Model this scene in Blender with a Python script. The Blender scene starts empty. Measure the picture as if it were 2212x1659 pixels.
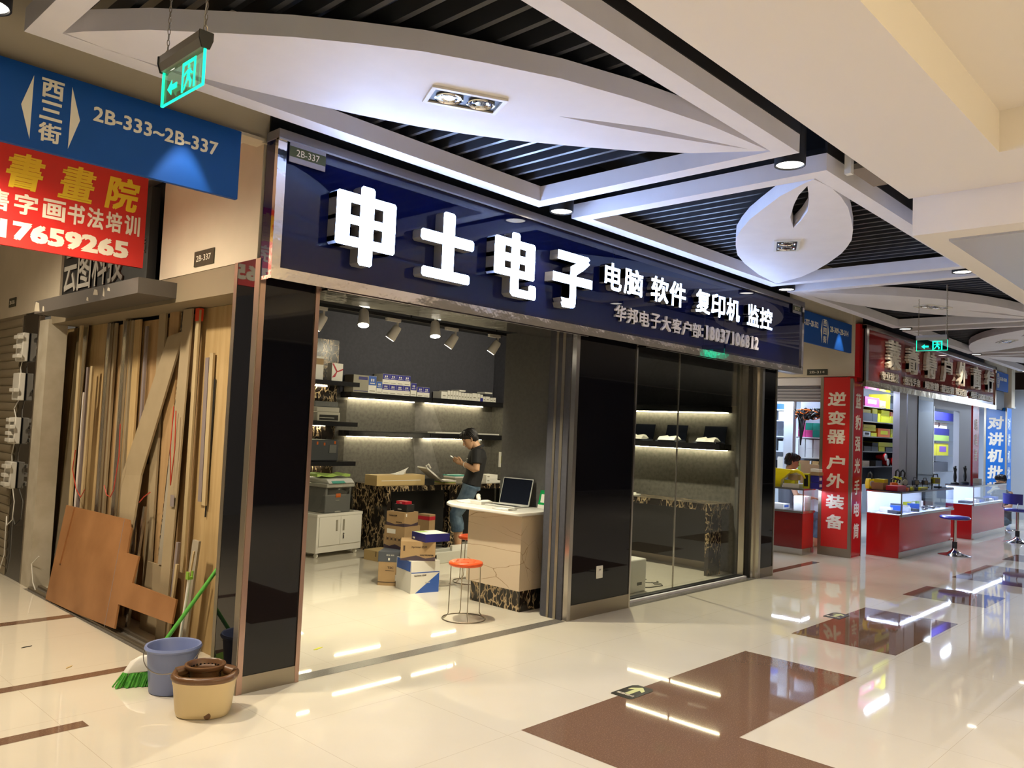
import bpy, bmesh, math, random
from mathutils import Vector, Matrix
random.seed(7)
SC = bpy.context.scene
COL = SC.collection
PI = math.pi

# ------------------------------------------------------------------ camera
cd = bpy.data.cameras.new('camera')
cam = bpy.data.objects.new('camera', cd)
COL.objects.link(cam)
cd.sensor_width = 36.0
cd.lens = 1751.9 / 2212 * 36.0
cd.clip_start = 0.05
right = Vector((0.687, -0.7254, 0.043)); down = Vector((0.069, 0.006, -0.9976)); fwd = Vector((0.7233, 0.6883, 0.0542))
fwd.normalize(); right = (right - fwd * right.dot(fwd)).normalized(); up = right.cross(fwd)
cam.matrix_world = Matrix(((right.x, up.x, -fwd.x, -2.398), (right.y, up.y, -fwd.y, -4.365), (right.z, up.z, -fwd.z, 1.6), (0, 0, 0, 1)))
SC.camera = cam

# ------------------------------------------------------------------ world and exposure
w = bpy.data.worlds.new('world'); SC.world = w; w.use_nodes = True
w.node_tree.nodes['Background'].inputs[0].default_value = (1.0, 0.86, 0.66, 1)
w.node_tree.nodes['Background'].inputs[1].default_value = 0.10
vs = SC.view_settings
vs.view_transform = 'Standard'; vs.look = 'None'; vs.exposure = 0.0; vs.gamma = 1.0; vs.use_curve_mapping = False
SC.cycles.use_denoising = True
SC.cycles.max_bounces = 8
SC.cycles.transparent_max_bounces = 16
SC.cycles.caustics_reflective = False
SC.cycles.caustics_refractive = False
SC.cycles.sample_clamp_indirect = 6.0

# ------------------------------------------------------------------ mall lighting (unseen spots added to brighten the concourse floor)
def spot(loc, aim, watts, color=(1, .84, .62), angle=110, blend=.6, radius=.06):
    l = bpy.data.lights.new('spot_beam', 'SPOT'); l.energy = watts; l.color = color
    l.spot_size = math.radians(angle); l.spot_blend = blend; l.shadow_soft_size = radius
    o = bpy.data.objects.new('spot_beam', l); COL.objects.link(o); o.location = loc
    d = Vector(aim) - Vector(loc)
    o.rotation_euler = d.to_track_quat('-Z', 'Y').to_euler()
    return o
WARM = (1, .905, .79)
AMBER = (1, .85, .63)
for x, y, e in ((-4.5, -3.5, 230), (-1.0, -5.4, 250), (2.6, -5.4, 265), (6.6, -4.6, 320), (10.6, -4.6, 340), (14.6, -4.6, 340), (0.8, -7.6, 230), (5.5, -7.4, 250)):
    spot((x, y, 3.0), (x, y, 0), e, WARM, 140, .8, .12)
for x, y, e in ((-1.3, 0.75, 330), (-1.2, 3.0, 200), (8.0, 1.5, 80)):  # unseen spots added to lighten the side passages
    spot((x, y, 3.2), (x, y, 0), e, AMBER, 168, 1.0, .08)

# ------------------------------------------------------------------ materials
def mat(key, col, rough=.5, metal=0.0, emit=None, power=0.0, spec=.5, coat=0.0, col2=None, scale=8.0, stretch=None, bump=0.0, contrast=(.35, .65), detail=4.0):
    m = bpy.data.materials.new(key); m.use_nodes = True
    nt = m.node_tree; b = nt.nodes['Principled BSDF']
    b.inputs['Base Color'].default_value = (*col, 1); b.inputs['Roughness'].default_value = rough
    b.inputs['Metallic'].default_value = metal; b.inputs['Specular IOR Level'].default_value = spec
    if coat: b.inputs['Coat Weight'].default_value = coat; b.inputs['Coat Roughness'].default_value = .03
    if emit: b.inputs['Emission Color'].default_value = (*emit, 1); b.inputs['Emission Strength'].default_value = power
    if col2 or bump:
        tc = nt.nodes.new('ShaderNodeTexCoord'); mp = nt.nodes.new('ShaderNodeMapping'); nz = nt.nodes.new('ShaderNodeTexNoise')
        mp.inputs['Scale'].default_value = stretch or (1, 1, 1)
        nz.inputs['Scale'].default_value = scale; nz.inputs['Detail'].default_value = detail
        nt.links.new(tc.outputs['Object'], mp.inputs[0]); nt.links.new(mp.outputs[0], nz.inputs['Vector'])
        if col2:
            r = nt.nodes.new('ShaderNodeValToRGB'); r.color_ramp.elements[0].position, r.color_ramp.elements[1].position = contrast
            r.color_ramp.elements[0].color = (*col, 1); r.color_ramp.elements[1].color = (*col2, 1)
            nt.links.new(nz.outputs['Fac'], r.inputs[0]); nt.links.new(r.outputs[0], b.inputs['Base Color'])
        if bump:
            bp = nt.nodes.new('ShaderNodeBump'); bp.inputs['Strength'].default_value = bump; bp.inputs['Distance'].default_value = .02
            nt.links.new(nz.outputs['Fac'], bp.inputs['Height']); nt.links.new(bp.outputs[0], b.inputs['Normal'])
    return m

def marble(key, base, vein, scale, width, rough=.12, distort=1.2, stretch=(1, 1, 1), rot=(0, 0, 0), cover=(.46, .62)):
    """thin broken veins: voronoi edges on warped coordinates, kept only where a second noise is high"""
    m = mat(key, base, rough); nt = m.node_tree; b = nt.nodes['Principled BSDF']; N = nt.nodes.new; K = nt.links.new
    tc = N('ShaderNodeTexCoord'); mp = N('ShaderNodeMapping'); mp.inputs['Scale'].default_value = stretch; mp.inputs['Rotation'].default_value = rot
    nz = N('ShaderNodeTexNoise'); nz.inputs['Scale'].default_value = scale * .8; nz.inputs['Detail'].default_value = 5
    ad = N('ShaderNodeVectorMath'); ad.operation = 'SCALE'; ad.inputs['Scale'].default_value = distort / scale
    su = N('ShaderNodeVectorMath'); su.operation = 'ADD'
    vo = N('ShaderNodeTexVoronoi'); vo.feature = 'DISTANCE_TO_EDGE'; vo.inputs['Scale'].default_value = scale
    r = N('ShaderNodeValToRGB'); r.color_ramp.elements[0].color = (1, 1, 1, 1); r.color_ramp.elements[1].color = (0, 0, 0, 1); r.color_ramp.elements[1].position = width
    n2 = N('ShaderNodeTexNoise'); n2.inputs['Scale'].default_value = scale * .45; n2.inputs['Detail'].default_value = 4
    r2 = N('ShaderNodeValToRGB'); r2.color_ramp.elements[0].position, r2.color_ramp.elements[1].position = cover
    mu = N('ShaderNodeMath'); mu.operation = 'MULTIPLY'; mx = N('ShaderNodeMix'); mx.data_type = 'RGBA'; mx.inputs[6].default_value = (*base, 1); mx.inputs[7].default_value = (*vein, 1)
    K(tc.outputs['Object'], mp.inputs[0]); K(mp.outputs[0], nz.inputs['Vector']); K(nz.outputs['Color'], ad.inputs[0]); K(mp.outputs[0], su.inputs[0]); K(ad.outputs[0], su.inputs[1]); K(su.outputs[0], vo.inputs['Vector'])
    K(mp.outputs[0], n2.inputs['Vector']); K(n2.outputs['Fac'], r2.inputs[0]); K(vo.outputs['Distance'], r.inputs[0]); K(r.outputs[0], mu.inputs[0]); K(r2.outputs[0], mu.inputs[1]); K(mu.outputs[0], mx.inputs[0]); K(mx.outputs[2], b.inputs['Base Color'])
    return m

def glassmat(key, tint=(.93, .96, .95), refl=.9, f0=.045):
    m = bpy.data.materials.new(key); m.use_nodes = True; nt = m.node_tree; nt.nodes.clear()
    o = nt.nodes.new('ShaderNodeOutputMaterial'); mx = nt.nodes.new('ShaderNodeMixShader'); tr = nt.nodes.new('ShaderNodeBsdfTransparent'); gl = nt.nodes.new('ShaderNodeBsdfGlossy'); lw = nt.nodes.new('ShaderNodeLayerWeight')
    tr.inputs[0].default_value = (*tint, 1); gl.inputs['Roughness'].default_value = .02; gl.inputs[0].default_value = (refl, refl, refl, 1); lw.inputs[0].default_value = .5
    p = nt.nodes.new('ShaderNodeMath'); p.operation = 'POWER'; p.inputs[1].default_value = 5; q = nt.nodes.new('ShaderNodeMath'); q.operation = 'MULTIPLY_ADD'; q.inputs[1].default_value = 1 - f0; q.inputs[2].default_value = f0
    nt.links.new(lw.outputs['Facing'], p.inputs[0]); nt.links.new(p.outputs[0], q.inputs[0])
    nt.links.new(q.outputs[0], mx.inputs[0]); nt.links.new(tr.outputs[0], mx.inputs[1]); nt.links.new(gl.outputs[0], mx.inputs[2]); nt.links.new(mx.outputs[0], o.inputs[0])
    return m

def floor_tiles():
    m = mat('cream_tile', (.72, .65, .53), .03, spec=.6); nt = m.node_tree; b = nt.nodes['Principled BSDF']
    tc = nt.nodes.new('ShaderNodeTexCoord'); sp = nt.nodes.new('ShaderNodeSeparateXYZ'); nt.links.new(tc.outputs['Object'], sp.inputs[0])
    lines = []
    for ax, off in (('X', -.054), ('Y', -.60)):
        a = nt.nodes.new('ShaderNodeMath'); a.operation = 'ADD'; a.inputs[1].default_value = 82.6 + off * -1
        nt.links.new(sp.outputs[ax], a.inputs[0])
        d = nt.nodes.new('ShaderNodeMath'); d.operation = 'MODULO'; d.inputs[1].default_value = .826; nt.links.new(a.outputs[0], d.inputs[0])
        c = nt.nodes.new('ShaderNodeMath'); c.operation = 'LESS_THAN'; c.inputs[1].default_value = .003; nt.links.new(d.outputs[0], c.inputs[0]); lines.append(c)
    mx = nt.nodes.new('ShaderNodeMath'); mx.operation = 'MAXIMUM'; nt.links.new(lines[0].outputs[0], mx.inputs[0]); nt.links.new(lines[1].outputs[0], mx.inputs[1])
    nz = nt.nodes.new('ShaderNodeTexNoise'); nz.inputs['Scale'].default_value = 3.0; nz.inputs['Detail'].default_value = 8; nt.links.new(tc.outputs['Object'], nz.inputs['Vector'])
    r = nt.nodes.new('ShaderNodeValToRGB'); r.color_ramp.elements[0].color = (.68, .625, .515, 1); r.color_ramp.elements[1].color = (.74, .685, .57, 1); nt.links.new(nz.outputs['Fac'], r.inputs[0])
    mc = nt.nodes.new('ShaderNodeMix'); mc.data_type = 'RGBA'; nt.links.new(mx.outputs[0], mc.inputs[0]); nt.links.new(r.outputs[0], mc.inputs[6]); mc.inputs[7].default_value = (.56, .49, .38, 1)
    nt.links.new(mc.outputs[2], b.inputs['Base Color'])
    return m

M = {}
M['tile'] = floor_tiles()
M['brown_tile'] = mat('brown_granite', (.18, .105, .070), .035, col2=(.27, .17, .11), scale=130, contrast=(.5, .72))
M['grey_granite'] = mat('grey_granite', (.13, .12, .105), .22, col2=(.2, .185, .165), scale=160)
M['void'] = mat('void_black', (.006, .006, .008), .6)
M['white'] = mat('white_plaster', (.81, .79, .84), .65, col2=(.78, .76, .81), scale=5)
M['beige'] = mat('beige_plaster', (.70, .62, .49), .7, col2=(.66, .585, .46), scale=4)
M['cream'] = mat('cream_paint', (.80, .745, .695), .6)
M['opposite'] = mat('dim_shopfront', (.05, .018, .016), .5, col2=(.012, .012, .016), scale=.5)
M['slat'] = mat('dark_slat', (.035, .037, .045), .38)
M['grey_paint'] = mat('grey_beam_side', (.50, .48, .47), .6, col2=(.42, .40, .38), scale=6)
M['navy_glass'] = mat('navy_glass', (.003, .006, .058), .02, spec=.45)  # blue glow of the lit letters is put into this base colour
M['black_glass'] = mat('black_glass', (.004, .004, .006), .03, spec=.45)
M['dark_wall'] = mat('dark_grey_wall', (.056, .057, .074), .75, col2=(.046, .047, .062), scale=30)
M['concrete'] = mat('concrete_paper', (.125, .117, .10), .7, col2=(.075, .07, .06), scale=24, contrast=(.42, .75), detail=8)
M['concrete2'] = mat('light_concrete_paper', (.19, .18, .165), .7, col2=(.14, .132, .12), scale=16, detail=8)
M['black'] = mat('black_matte', (.012, .012, .013), .5)
M['black_gloss'] = mat('black_gloss', (.012, .012, .014), .18)
M['steel'] = mat('brushed_steel', (.62, .58, .53), .26, 1.0)
M['dull_steel'] = mat('dull_steel', (.40, .35, .28), .42, 1.0)
M['mirror_steel'] = mat('mirror_steel', (.78, .74, .72), .07, 1.0, bump=.25, scale=3.5)
M['chrome'] = mat('chrome', (.82, .82, .86), .07, 1.0)
M['gold_steel'] = mat('warm_mirror_steel', (.75, .62, .42), .12, 1.0, bump=.25, scale=5)
M['letter'] = mat('lit_letter', (1, 1, 1), .4, emit=(.40, .57, 1.0), power=30.0)
M['letter_side'] = mat('letter_return', (.30, .30, .32), .4, .3)
M['white_letter'] = mat('white_letter', (.92, .90, .96), .4)
M['ledge_grey'] = mat('ledge_grey', (.085, .074, .066), .5)
M['lintel'] = mat('lintel_board', (.24, .195, .13), .6)
M['silver_grey'] = mat('silver_grey', (.42, .40, .36), .4)
M['alu'] = mat('grey_aluminium', (.30, .275, .25), .4)
M['grey_wall'] = mat('grey_wall', (.10, .098, .096), .75, col2=(.085, .083, .082), scale=30)
M['cove'] = mat('cove_strip', (1, 1, 1), .4, emit=(1.0, .82, .42), power=40.0)
M['led'] = mat('led_strip', (1, 1, 1), .4, emit=(1.0, .88, .58), power=85.0)
M['led_cool'] = mat('cool_led_tube', (1, 1, 1), .4, emit=(.66, .74, 1.0), power=240.0)
M['lamp_disc'] = mat('downlight_disc', (1, 1, 1), .4, emit=(1.0, .93, .82), power=7.0)
M['lamp_lit'] = mat('spot_lens', (1, 1, 1), .4, emit=(1.0, .95, .80), power=30.0)
M['blue_sign'] = mat('blue_sign', (.002, .065, .31), .6, spec=.25)
M['sign_white'] = mat('sign_white', (.80, .74, .62), .5)
M['red_sign'] = mat('red_vinyl', (.62, .022, .018), .38)
M['red_panel'] = mat('red_panel', (.50, .014, .016), .16)
M['dark_red'] = mat('dark_red_glass', (.22, .02, .02), .05)
M['yellow_letter'] = mat('yellow_letter', (.85, .60, .03), .4)
M['cream_letter'] = mat('cream_letter', (.86, .78, .66), .4)
M['olive'] = mat('olive_plate', (.055, .075, .02), .5)
M['plate_grey'] = mat('plate_grey', (.33, .32, .36), .4, .4)
M['dark_plate'] = mat('dark_plate', (.045, .045, .028), .45)
M['exit_green'] = mat('exit_green', (0, .5, .3), .4, emit=(.0, .95, .50), power=1.6)
M['exit_glass'] = glassmat('exit_glass', (.74, .95, .84), .9, .06)
M['glass'] = glassmat('clear_glass', (.90, .92, .90), .9)
M['case_glass'] = glassmat('case_glass', (.95, .97, .97), .8, .03)
M['plastic_film'] = glassmat('clear_film', (.80, .79, .76), .9, .08)
M['plywood'] = mat('pale_plywood', (.52, .37, .18), .6, col2=(.44, .30, .13), scale=3, stretch=(2, 6, .6), detail=6)
M['plywood2'] = mat('warm_plywood', (.42, .27, .13), .6, col2=(.36, .22, .095), scale=3, stretch=(2, 6, .6), detail=6)
M['brown_ply'] = mat('brown_plywood', (.37, .178, .070), .45, col2=(.27, .12, .042), scale=3.2, detail=7, contrast=(.3, .7))
M['tan_board'] = mat('tan_board', (.37, .29, .18), .6, col2=(.34, .265, .16), scale=5)
M['grey_board'] = mat('grey_board', (.36, .32, .25), .55)
M['pale_stick'] = mat('pale_stick', (.50, .39, .22), .6)
M['off_white'] = mat('off_white_paint', (.50, .45, .36), .55, col2=(.42, .37, .28), scale=6)
M['purple_grey'] = mat('grey_profile', (.24, .20, .20), .5)
M['red_plastic'] = mat('red_plastic', (.70, .06, .02), .3)
M['red_wire'] = mat('red_wire', (.45, .04, .02), .5)
M['shutter'] = mat('shutter_metal', (.30, .25, .17), .45, .3)
M['white_plastic'] = mat('white_plastic', (.72, .70, .64), .4)
M['shop_wall'] = mat('shop_white_wall', (.62, .68, .78), .6)
M['shop_white'] = mat('shelf_white', (.72, .78, .86), .5)
M['grey_post'] = mat('grey_post', (.34, .34, .40), .45)
M['black_marble'] = marble('black_gold_marble', (.014, .010, .008), (.55, .41, .24), 15, .11, .18, 2.6, (1, 1, .55), (.5, .6, 0), (.41, .54))
M['beige_marble'] = marble('beige_marble', (.62, .50, .37), (.26, .16, .08), 5, .012, .18, .5, (1, .28, 1), (.75, 0, .0), (.40, .52))
M['counter_white'] = mat('white_quartz', (.80, .78, .72), .2)
M['cardboard'] = mat('cardboard', (.36, .24, .12), .7, col2=(.33, .215, .105), scale=8)
M['cardboard_light'] = mat('light_cardboard', (.55, .40, .18), .7)
M['purple_print'] = mat('purple_print', (.055, .035, .05), .6)
M['ink'] = mat('dark_ink', (.05, .03, .02), .6)
M['paper'] = mat('white_paper', (.78, .76, .70), .6)
M['blue_print'] = mat('blue_print', (.03, .10, .42), .4)
M['navy_box'] = mat('navy_box', (.018, .018, .16), .35)
M['toner_blue'] = mat('toner_blue', (.025, .025, .26), .4)
M['green_print'] = mat('green_print', (.30, .45, .10), .5)
M['grey_box'] = mat('grey_box', (.30, .28, .22), .6)
M['red_box'] = mat('red_box', (.45, .012, .03), .4)
M['orange'] = mat('orange_plastic', (.75, .16, .015), .35)
M['stool_orange'] = mat('stool_orange', (.78, .10, .025), .25)
M['printer_grey'] = mat('printer_grey', (.20, .21, .22), .45)
M['printer_light'] = mat('printer_light', (.55, .55, .53), .4)
M['screen'] = mat('dark_screen', (.008, .010, .018), .12)
M['green_stand'] = mat('green_stand', (.0, .26, .06), .4)
M['skin'] = mat('skin', (.58, .34, .20), .5)
M['hair'] = mat('black_hair', (.010, .008, .008), .4)
M['shirt'] = mat('black_shirt', (.009, .009, .011), .75)
M['jeans'] = mat('blue_jeans', (.045, .085, .14), .8, col2=(.12, .18, .25), scale=9)
M['phone'] = mat('phone_body', (.55, .55, .58), .3)
M['bucket_blue'] = mat('blue_bucket', (.20, .25, .48), .38)
M['mop_cream'] = mat('mop_bucket_cream', (.66, .52, .29), .42)
M['mop_brown'] = mat('mop_bucket_brown', (.14, .068, .03), .30)
M['green_bristle'] = mat('green_bristle', (.05, .28, .03), .6, col2=(.10, .42, .05), scale=60)
M['green_pole'] = mat('green_pole', (.10, .42, .06), .35)
M['lime'] = mat('lime_plastic', (.22, .42, .04), .4)
M['yellow'] = mat('yellow_card', (.62, .60, .02), .45)
M['yellow_bag'] = mat('yellow_bag', (.85, .72, .01), .3)
M['charcoal'] = mat('charcoal_box', (.07, .08, .10), .5)
M['pink'] = mat('pink_card', (.60, .06, .26), .5)
M['teal'] = mat('teal_card', (.02, .30, .24), .5)
M['stool_blue'] = mat('blue_vinyl', (.03, .03, .26), .3)
M['denim_blue'] = mat('column_blue', (.0, .14, .55), .3)
M['purple'] = mat('purple_tape', (.22, .10, .45), .5)
M['tray_white'] = mat('pale_grey_plastic', (.58, .57, .50), .45)
M['floor_mark'] = mat('black_floor_mark', (.025, .022, .015), .35)
M['glow_arrow'] = mat('pale_green_arrow', (.58, .60, .27), .4)
M['leather_pink'] = mat('copper_steel', (.50, .34, .28), .30, 1.0)
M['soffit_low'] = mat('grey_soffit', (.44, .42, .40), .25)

# ------------------------------------------------------------------ mesh builder
_TXT = {}
def text_mesh(body, bold):
    k = (body, bold)
    if k not in _TXT:
        cu = bpy.data.curves.new('lettering_source', 'FONT'); cu.body = body; cu.extrude = .5; cu.resolution_u = 2; cu.fill_mode = 'BOTH'
        o = bpy.data.objects.new('lettering_source', cu); COL.objects.link(o)
        dg = bpy.context.evaluated_depsgraph_get(); dg.update()
        me = bpy.data.meshes.new_from_object(o.evaluated_get(dg))
        v0 = [tuple(v.co) for v in me.vertices]; f0 = [(tuple(p.vertices), p.normal.z) for p in me.polygons]
        vs_ = []; fs = []
        for dx, dy in (((0, 0),) if bold <= 0 else ((-bold, -bold), (bold, -bold), (-bold, bold), (bold, bold))):      # heavier weight: the outline struck four times
            n = len(vs_); kk = len(vs_) // max(1, len(v0)); vs_ += [(v[0] + dx, v[1] + dy, v[2], kk) for v in v0]; fs += [(tuple(i + n for i in f), z) for f, z in f0]
        x0 = min(v[0] for v in vs_); x1 = max(v[0] for v in vs_); y0 = min(v[1] for v in vs_); y1 = max(v[1] for v in vs_)
        _TXT[k] = ([((v[0] - x0) / (x1 - x0), (v[1] - y0) / (y1 - y0), v[2], v[3]) for v in vs_], fs, (x1 - x0) / (y1 - y0))
        bpy.data.objects.remove(o); bpy.data.curves.remove(cu); bpy.data.meshes.remove(me)
    return _TXT[k]

class MB:
    def __init__(s): s.v = []; s.f = []; s.m = []
    def add(s, vs_, fs, m=0):
        b = len(s.v); s.v += [tuple(v) for v in vs_]; s.f += [tuple(i + b for i in f) for f in fs]; s.m += [m] * len(fs); return s
    def box(s, x0, y0, z0, x1, y1, z1, m=0):
        return s.add([(x0, y0, z0), (x1, y0, z0), (x1, y1, z0), (x0, y1, z0), (x0, y0, z1), (x1, y0, z1), (x1, y1, z1), (x0, y1, z1)],
                     [(0, 3, 2, 1), (4, 5, 6, 7), (0, 1, 5, 4), (1, 2, 6, 5), (2, 3, 7, 6), (3, 0, 4, 7)], m)
    def hexa(s, b4, t4, m=0):
        return s.add(list(b4) + list(t4), [(0, 3, 2, 1), (4, 5, 6, 7), (0, 1, 5, 4), (1, 2, 6, 5), (2, 3, 7, 6), (3, 0, 4, 7)], m)
    def quad(s, a, b, c, d, m=0): return s.add([a, b, c, d], [(0, 1, 2, 3)], m)
    def prism(s, poly, ax, a, b, m=0):
        n = len(poly)
        P = {'z': lambda p, t: (p[0], p[1], t), 'y': lambda p, t: (p[0], t, p[1]), 'x': lambda p, t: (t, p[0], p[1])}[ax]
        return s.add([P(p, a) for p in poly] + [P(p, b) for p in poly], [tuple(range(n)), tuple(range(2 * n - 1, n - 1, -1))] + [(i, (i + 1) % n, n + (i + 1) % n, n + i) for i in range(n)], m)
    def ring_loft(s, rings, m=0, caps=True, closed=False):
        n = len(rings[0]); vs_ = [p for r in rings for p in r]; fs = []
        k = len(rings)
        for j in range(k if closed else k - 1):
            for i in range(n):
                a = j * n + i; b = j * n + (i + 1) % n; c = ((j + 1) % k) * n + (i + 1) % n; d = ((j + 1) % k) * n + i
                fs.append((a, b, c, d))
        if caps and not closed: fs += [tuple(range(n - 1, -1, -1)), tuple(range((k - 1) * n, k * n))]
        return s.add(vs_, fs, m)
    def cyl(s, p0, p1, r0, r1=None, n=14, m=0, caps=True):
        return s.tube([p0, p1], [r0, r0 if r1 is None else r1], n, m, caps)
    def tube(s, pts, r, n=8, m=0, caps=True, closed=False, side=None):
        pts = [Vector(p) for p in pts]; k = len(pts)
        rr = [r] * k if not isinstance(r, (list, tuple)) else r
        rings = []; pu = None
        for i, p in enumerate(pts):
            if closed: t = pts[(i + 1) % k] - pts[i - 1]
            else: t = pts[min(i + 1, k - 1)] - pts[max(i - 1, 0)]
            t.normalize()
            if pu is None:
                h = Vector(side) if side else (Vector((0, 0, 1)) if abs(t.z) < .9 else Vector((1, 0, 0)))
                pu = (h - t * h.dot(t)).normalized()
            else: pu = (pu - t * pu.dot(t)).normalized()
            q = t.cross(pu)
            a, b = rr[i] if isinstance(rr[i], (tuple, list)) else (rr[i], rr[i])
            rings.append([p + pu * (a * math.cos(2 * PI * j / n)) + q * (b * math.sin(2 * PI * j / n)) for j in range(n)])
        return s.ring_loft(rings, m, caps, closed)
    def lathe(s, c, prof, n=24, m=0, sx=1, sy=1, caps=False):
        return s.ring_loft([[(c[0] + r * sx * math.cos(2 * PI * j / n), c[1] + r * sy * math.sin(2 * PI * j / n), c[2] + z) for j in range(n)] for r, z in prof], m, caps)
    def ball(s, c, r, n=14, m=0, k=9):
        r = r if isinstance(r, (tuple, list)) else (r, r, r)
        return s.ring_loft([[(c[0] + r[0] * math.sin(a) * math.cos(2 * PI * j / n), c[1] + r[1] * math.sin(a) * math.sin(2 * PI * j / n), c[2] - r[2] * math.cos(a)) for j in range(n)] for a in [.06 + (PI - .12) * i / (k - 1) for i in range(k)]], m)
    def text(s, body, o, R, U, w, h=None, d=.002, m=0, ms=None, bold=.02, slant=0.0, back=True):
        vs_, fs, asp = text_mesh(body, bold); R = Vector(R).normalized(); U = Vector(U).normalized(); N = R.cross(U); o = Vector(o)
        if h is None: h = w / asp
        if w is None: w = h * asp
        b = len(s.v)
        s.v += [tuple(o + R * (v[0] * w + slant * v[1] * h) + U * (v[1] * h) + N * ((v[2] + .5) * d + v[3] * .0004)) for v in vs_]
        for f, nz in fs:
            s.f.append(tuple(i + b for i in f)); s.m.append(m if (nz > .5 or ms is None) else ms)
        return s
    def plate(s, outer, holes, z0, z1, m=0):
        bm = bmesh.new(); E = []
        for lp in [outer] + holes:
            vv = [bm.verts.new((p[0], p[1], 0)) for p in lp]
            E += [bm.edges.new((vv[i], vv[(i + 1) % len(vv)])) for i in range(len(vv))]
        bmesh.ops.triangle_fill(bm, edges=E, use_beauty=True)
        bm.verts.index_update()
        fs = [tuple(v.index for v in f.verts) for f in bm.faces]; co = [tuple(v.co) for v in bm.verts]; bm.free()
        s.add([(c[0], c[1], z0) for c in co], fs, m); s.add([(c[0], c[1], z1) for c in co], fs, m)
        for lp in [outer] + holes:
            n = len(lp); s.add([(p[0], p[1], z0) for p in lp] + [(p[0], p[1], z1) for p in lp], [(i, (i + 1) % n, n + (i + 1) % n, n + i) for i in range(n)], m)
        return s
    def build(s, name, mats, parent=None, smooth=0, bevel=0.0, seg=2, norm=True):
        me = bpy.data.meshes.new(name); me.from_pydata(s.v, [], s.f)
        for k in (mats if isinstance(mats, (list, tuple)) else [mats]): me.materials.append(M[k])
        me.polygons.foreach_set('material_index', s.m); me.update()
        if norm:
            bm = bmesh.new(); bm.from_mesh(me); bmesh.ops.recalc_face_normals(bm, faces=bm.faces); bm.to_mesh(me); bm.free()
        if smooth:
            me.shade_smooth(); me.set_sharp_from_angle(angle=math.radians(smooth))
        o = bpy.data.objects.new(name, me); COL.objects.link(o)
        if parent is not None: o.parent = parent
        if bevel:
            b = o.modifiers.new('bevel', 'BEVEL'); b.width = bevel; b.segments = seg; b.limit_method = 'ANGLE'; b.angle_limit = .7
            if not smooth: me.shade_smooth(); me.set_sharp_from_angle(angle=math.radians(40))
        return o

def tag(o, label, cat, group=None, kind=None):
    o['label'] = label; o['category'] = cat
    if group: o['group'] = group
    if kind: o['kind'] = kind
    return o
def thing(name, label, cat, group=None):
    o = bpy.data.objects.new(name, None); o.empty_display_size = .1; COL.objects.link(o)
    return tag(o, label, cat, group)
def kids(o): return [c for c in o.children]
def fin(t, loc=None, rotz=0.0):
    """parts were modelled round the world origin: move the Empty to the thing's base (loc None) or place the thing at loc"""
    if loc is not None:
        t.location = loc; t.rotation_euler = (0, 0, rotz); return t
    lo = Vector((1e9,) * 3); hi = Vector((-1e9,) * 3)
    def scan(o):
        for c in o.children:
            if c.type == 'MESH':
                for v in c.data.vertices:
                    for i in range(3): lo[i] = min(lo[i], v.co[i]); hi[i] = max(hi[i], v.co[i])
            scan(c)
    scan(t)
    b = Vector(((lo.x + hi.x) / 2, (lo.y + hi.y) / 2, lo.z)); t.location = b
    for c in t.children: c.location = -b
    return t
def single(mb, name, mats, label, cat, group=None, smooth=0, bevel=0.0, loc=None, rotz=0.0, kind=None):
    """a thing that is one mesh; its origin goes to its base unless it is placed at loc"""
    o = mb.build(name, mats, None, smooth, bevel); tag(o, label, cat, group, kind)
    if loc is not None: o.location = loc; o.rotation_euler = (0, 0, rotz); return o
    xs = [v.co for v in o.data.vertices]
    b = Vector(((min(c.x for c in xs) + max(c.x for c in xs)) / 2, (min(c.y for c in xs) + max(c.y for c in xs)) / 2, min(c.z for c in xs)))
    o.data.transform(Matrix.Translation(-b)); o.location = b
    return o
def struct(mb, name, mats, parent=None, smooth=0, bevel=0.0):
    o = mb.build(name, mats, parent, smooth, bevel)
    if parent is None: o['kind'] = 'structure'
    return o
def dup(t, loc, rotz=None, label=None):
    r = t.copy(); COL.objects.link(r); r.location = loc
    if rotz is not None: r.rotation_euler = (0, 0, rotz)
    if label: r['label'] = label
    for c in kids(t):
        d = c.copy(); COL.objects.link(d); d.parent = r
        for g in kids(c):
            e = g.copy(); COL.objects.link(e); e.parent = d
    return r
X, Y, Z = Vector((1, 0, 0)), Vector((0, 1, 0)), Vector((0, 0, 1))
def arc(c, r, a0, a1, n, pl='xz'):
    out = []
    for i in range(n + 1):
        a = a0 + (a1 - a0) * i / n
        out.append((c[0] + r * math.cos(a), c[1] + r * math.sin(a)))
    return out
ORD = ['first', 'second', 'third', 'fourth', 'fifth', 'sixth', 'seventh', 'eighth', 'ninth', 'tenth', 'eleventh', 'twelfth', 'thirteenth', 'fourteenth', 'fifteenth', 'sixteenth', 'seventeenth', 'eighteenth', 'nineteenth', 'twentieth']

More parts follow.
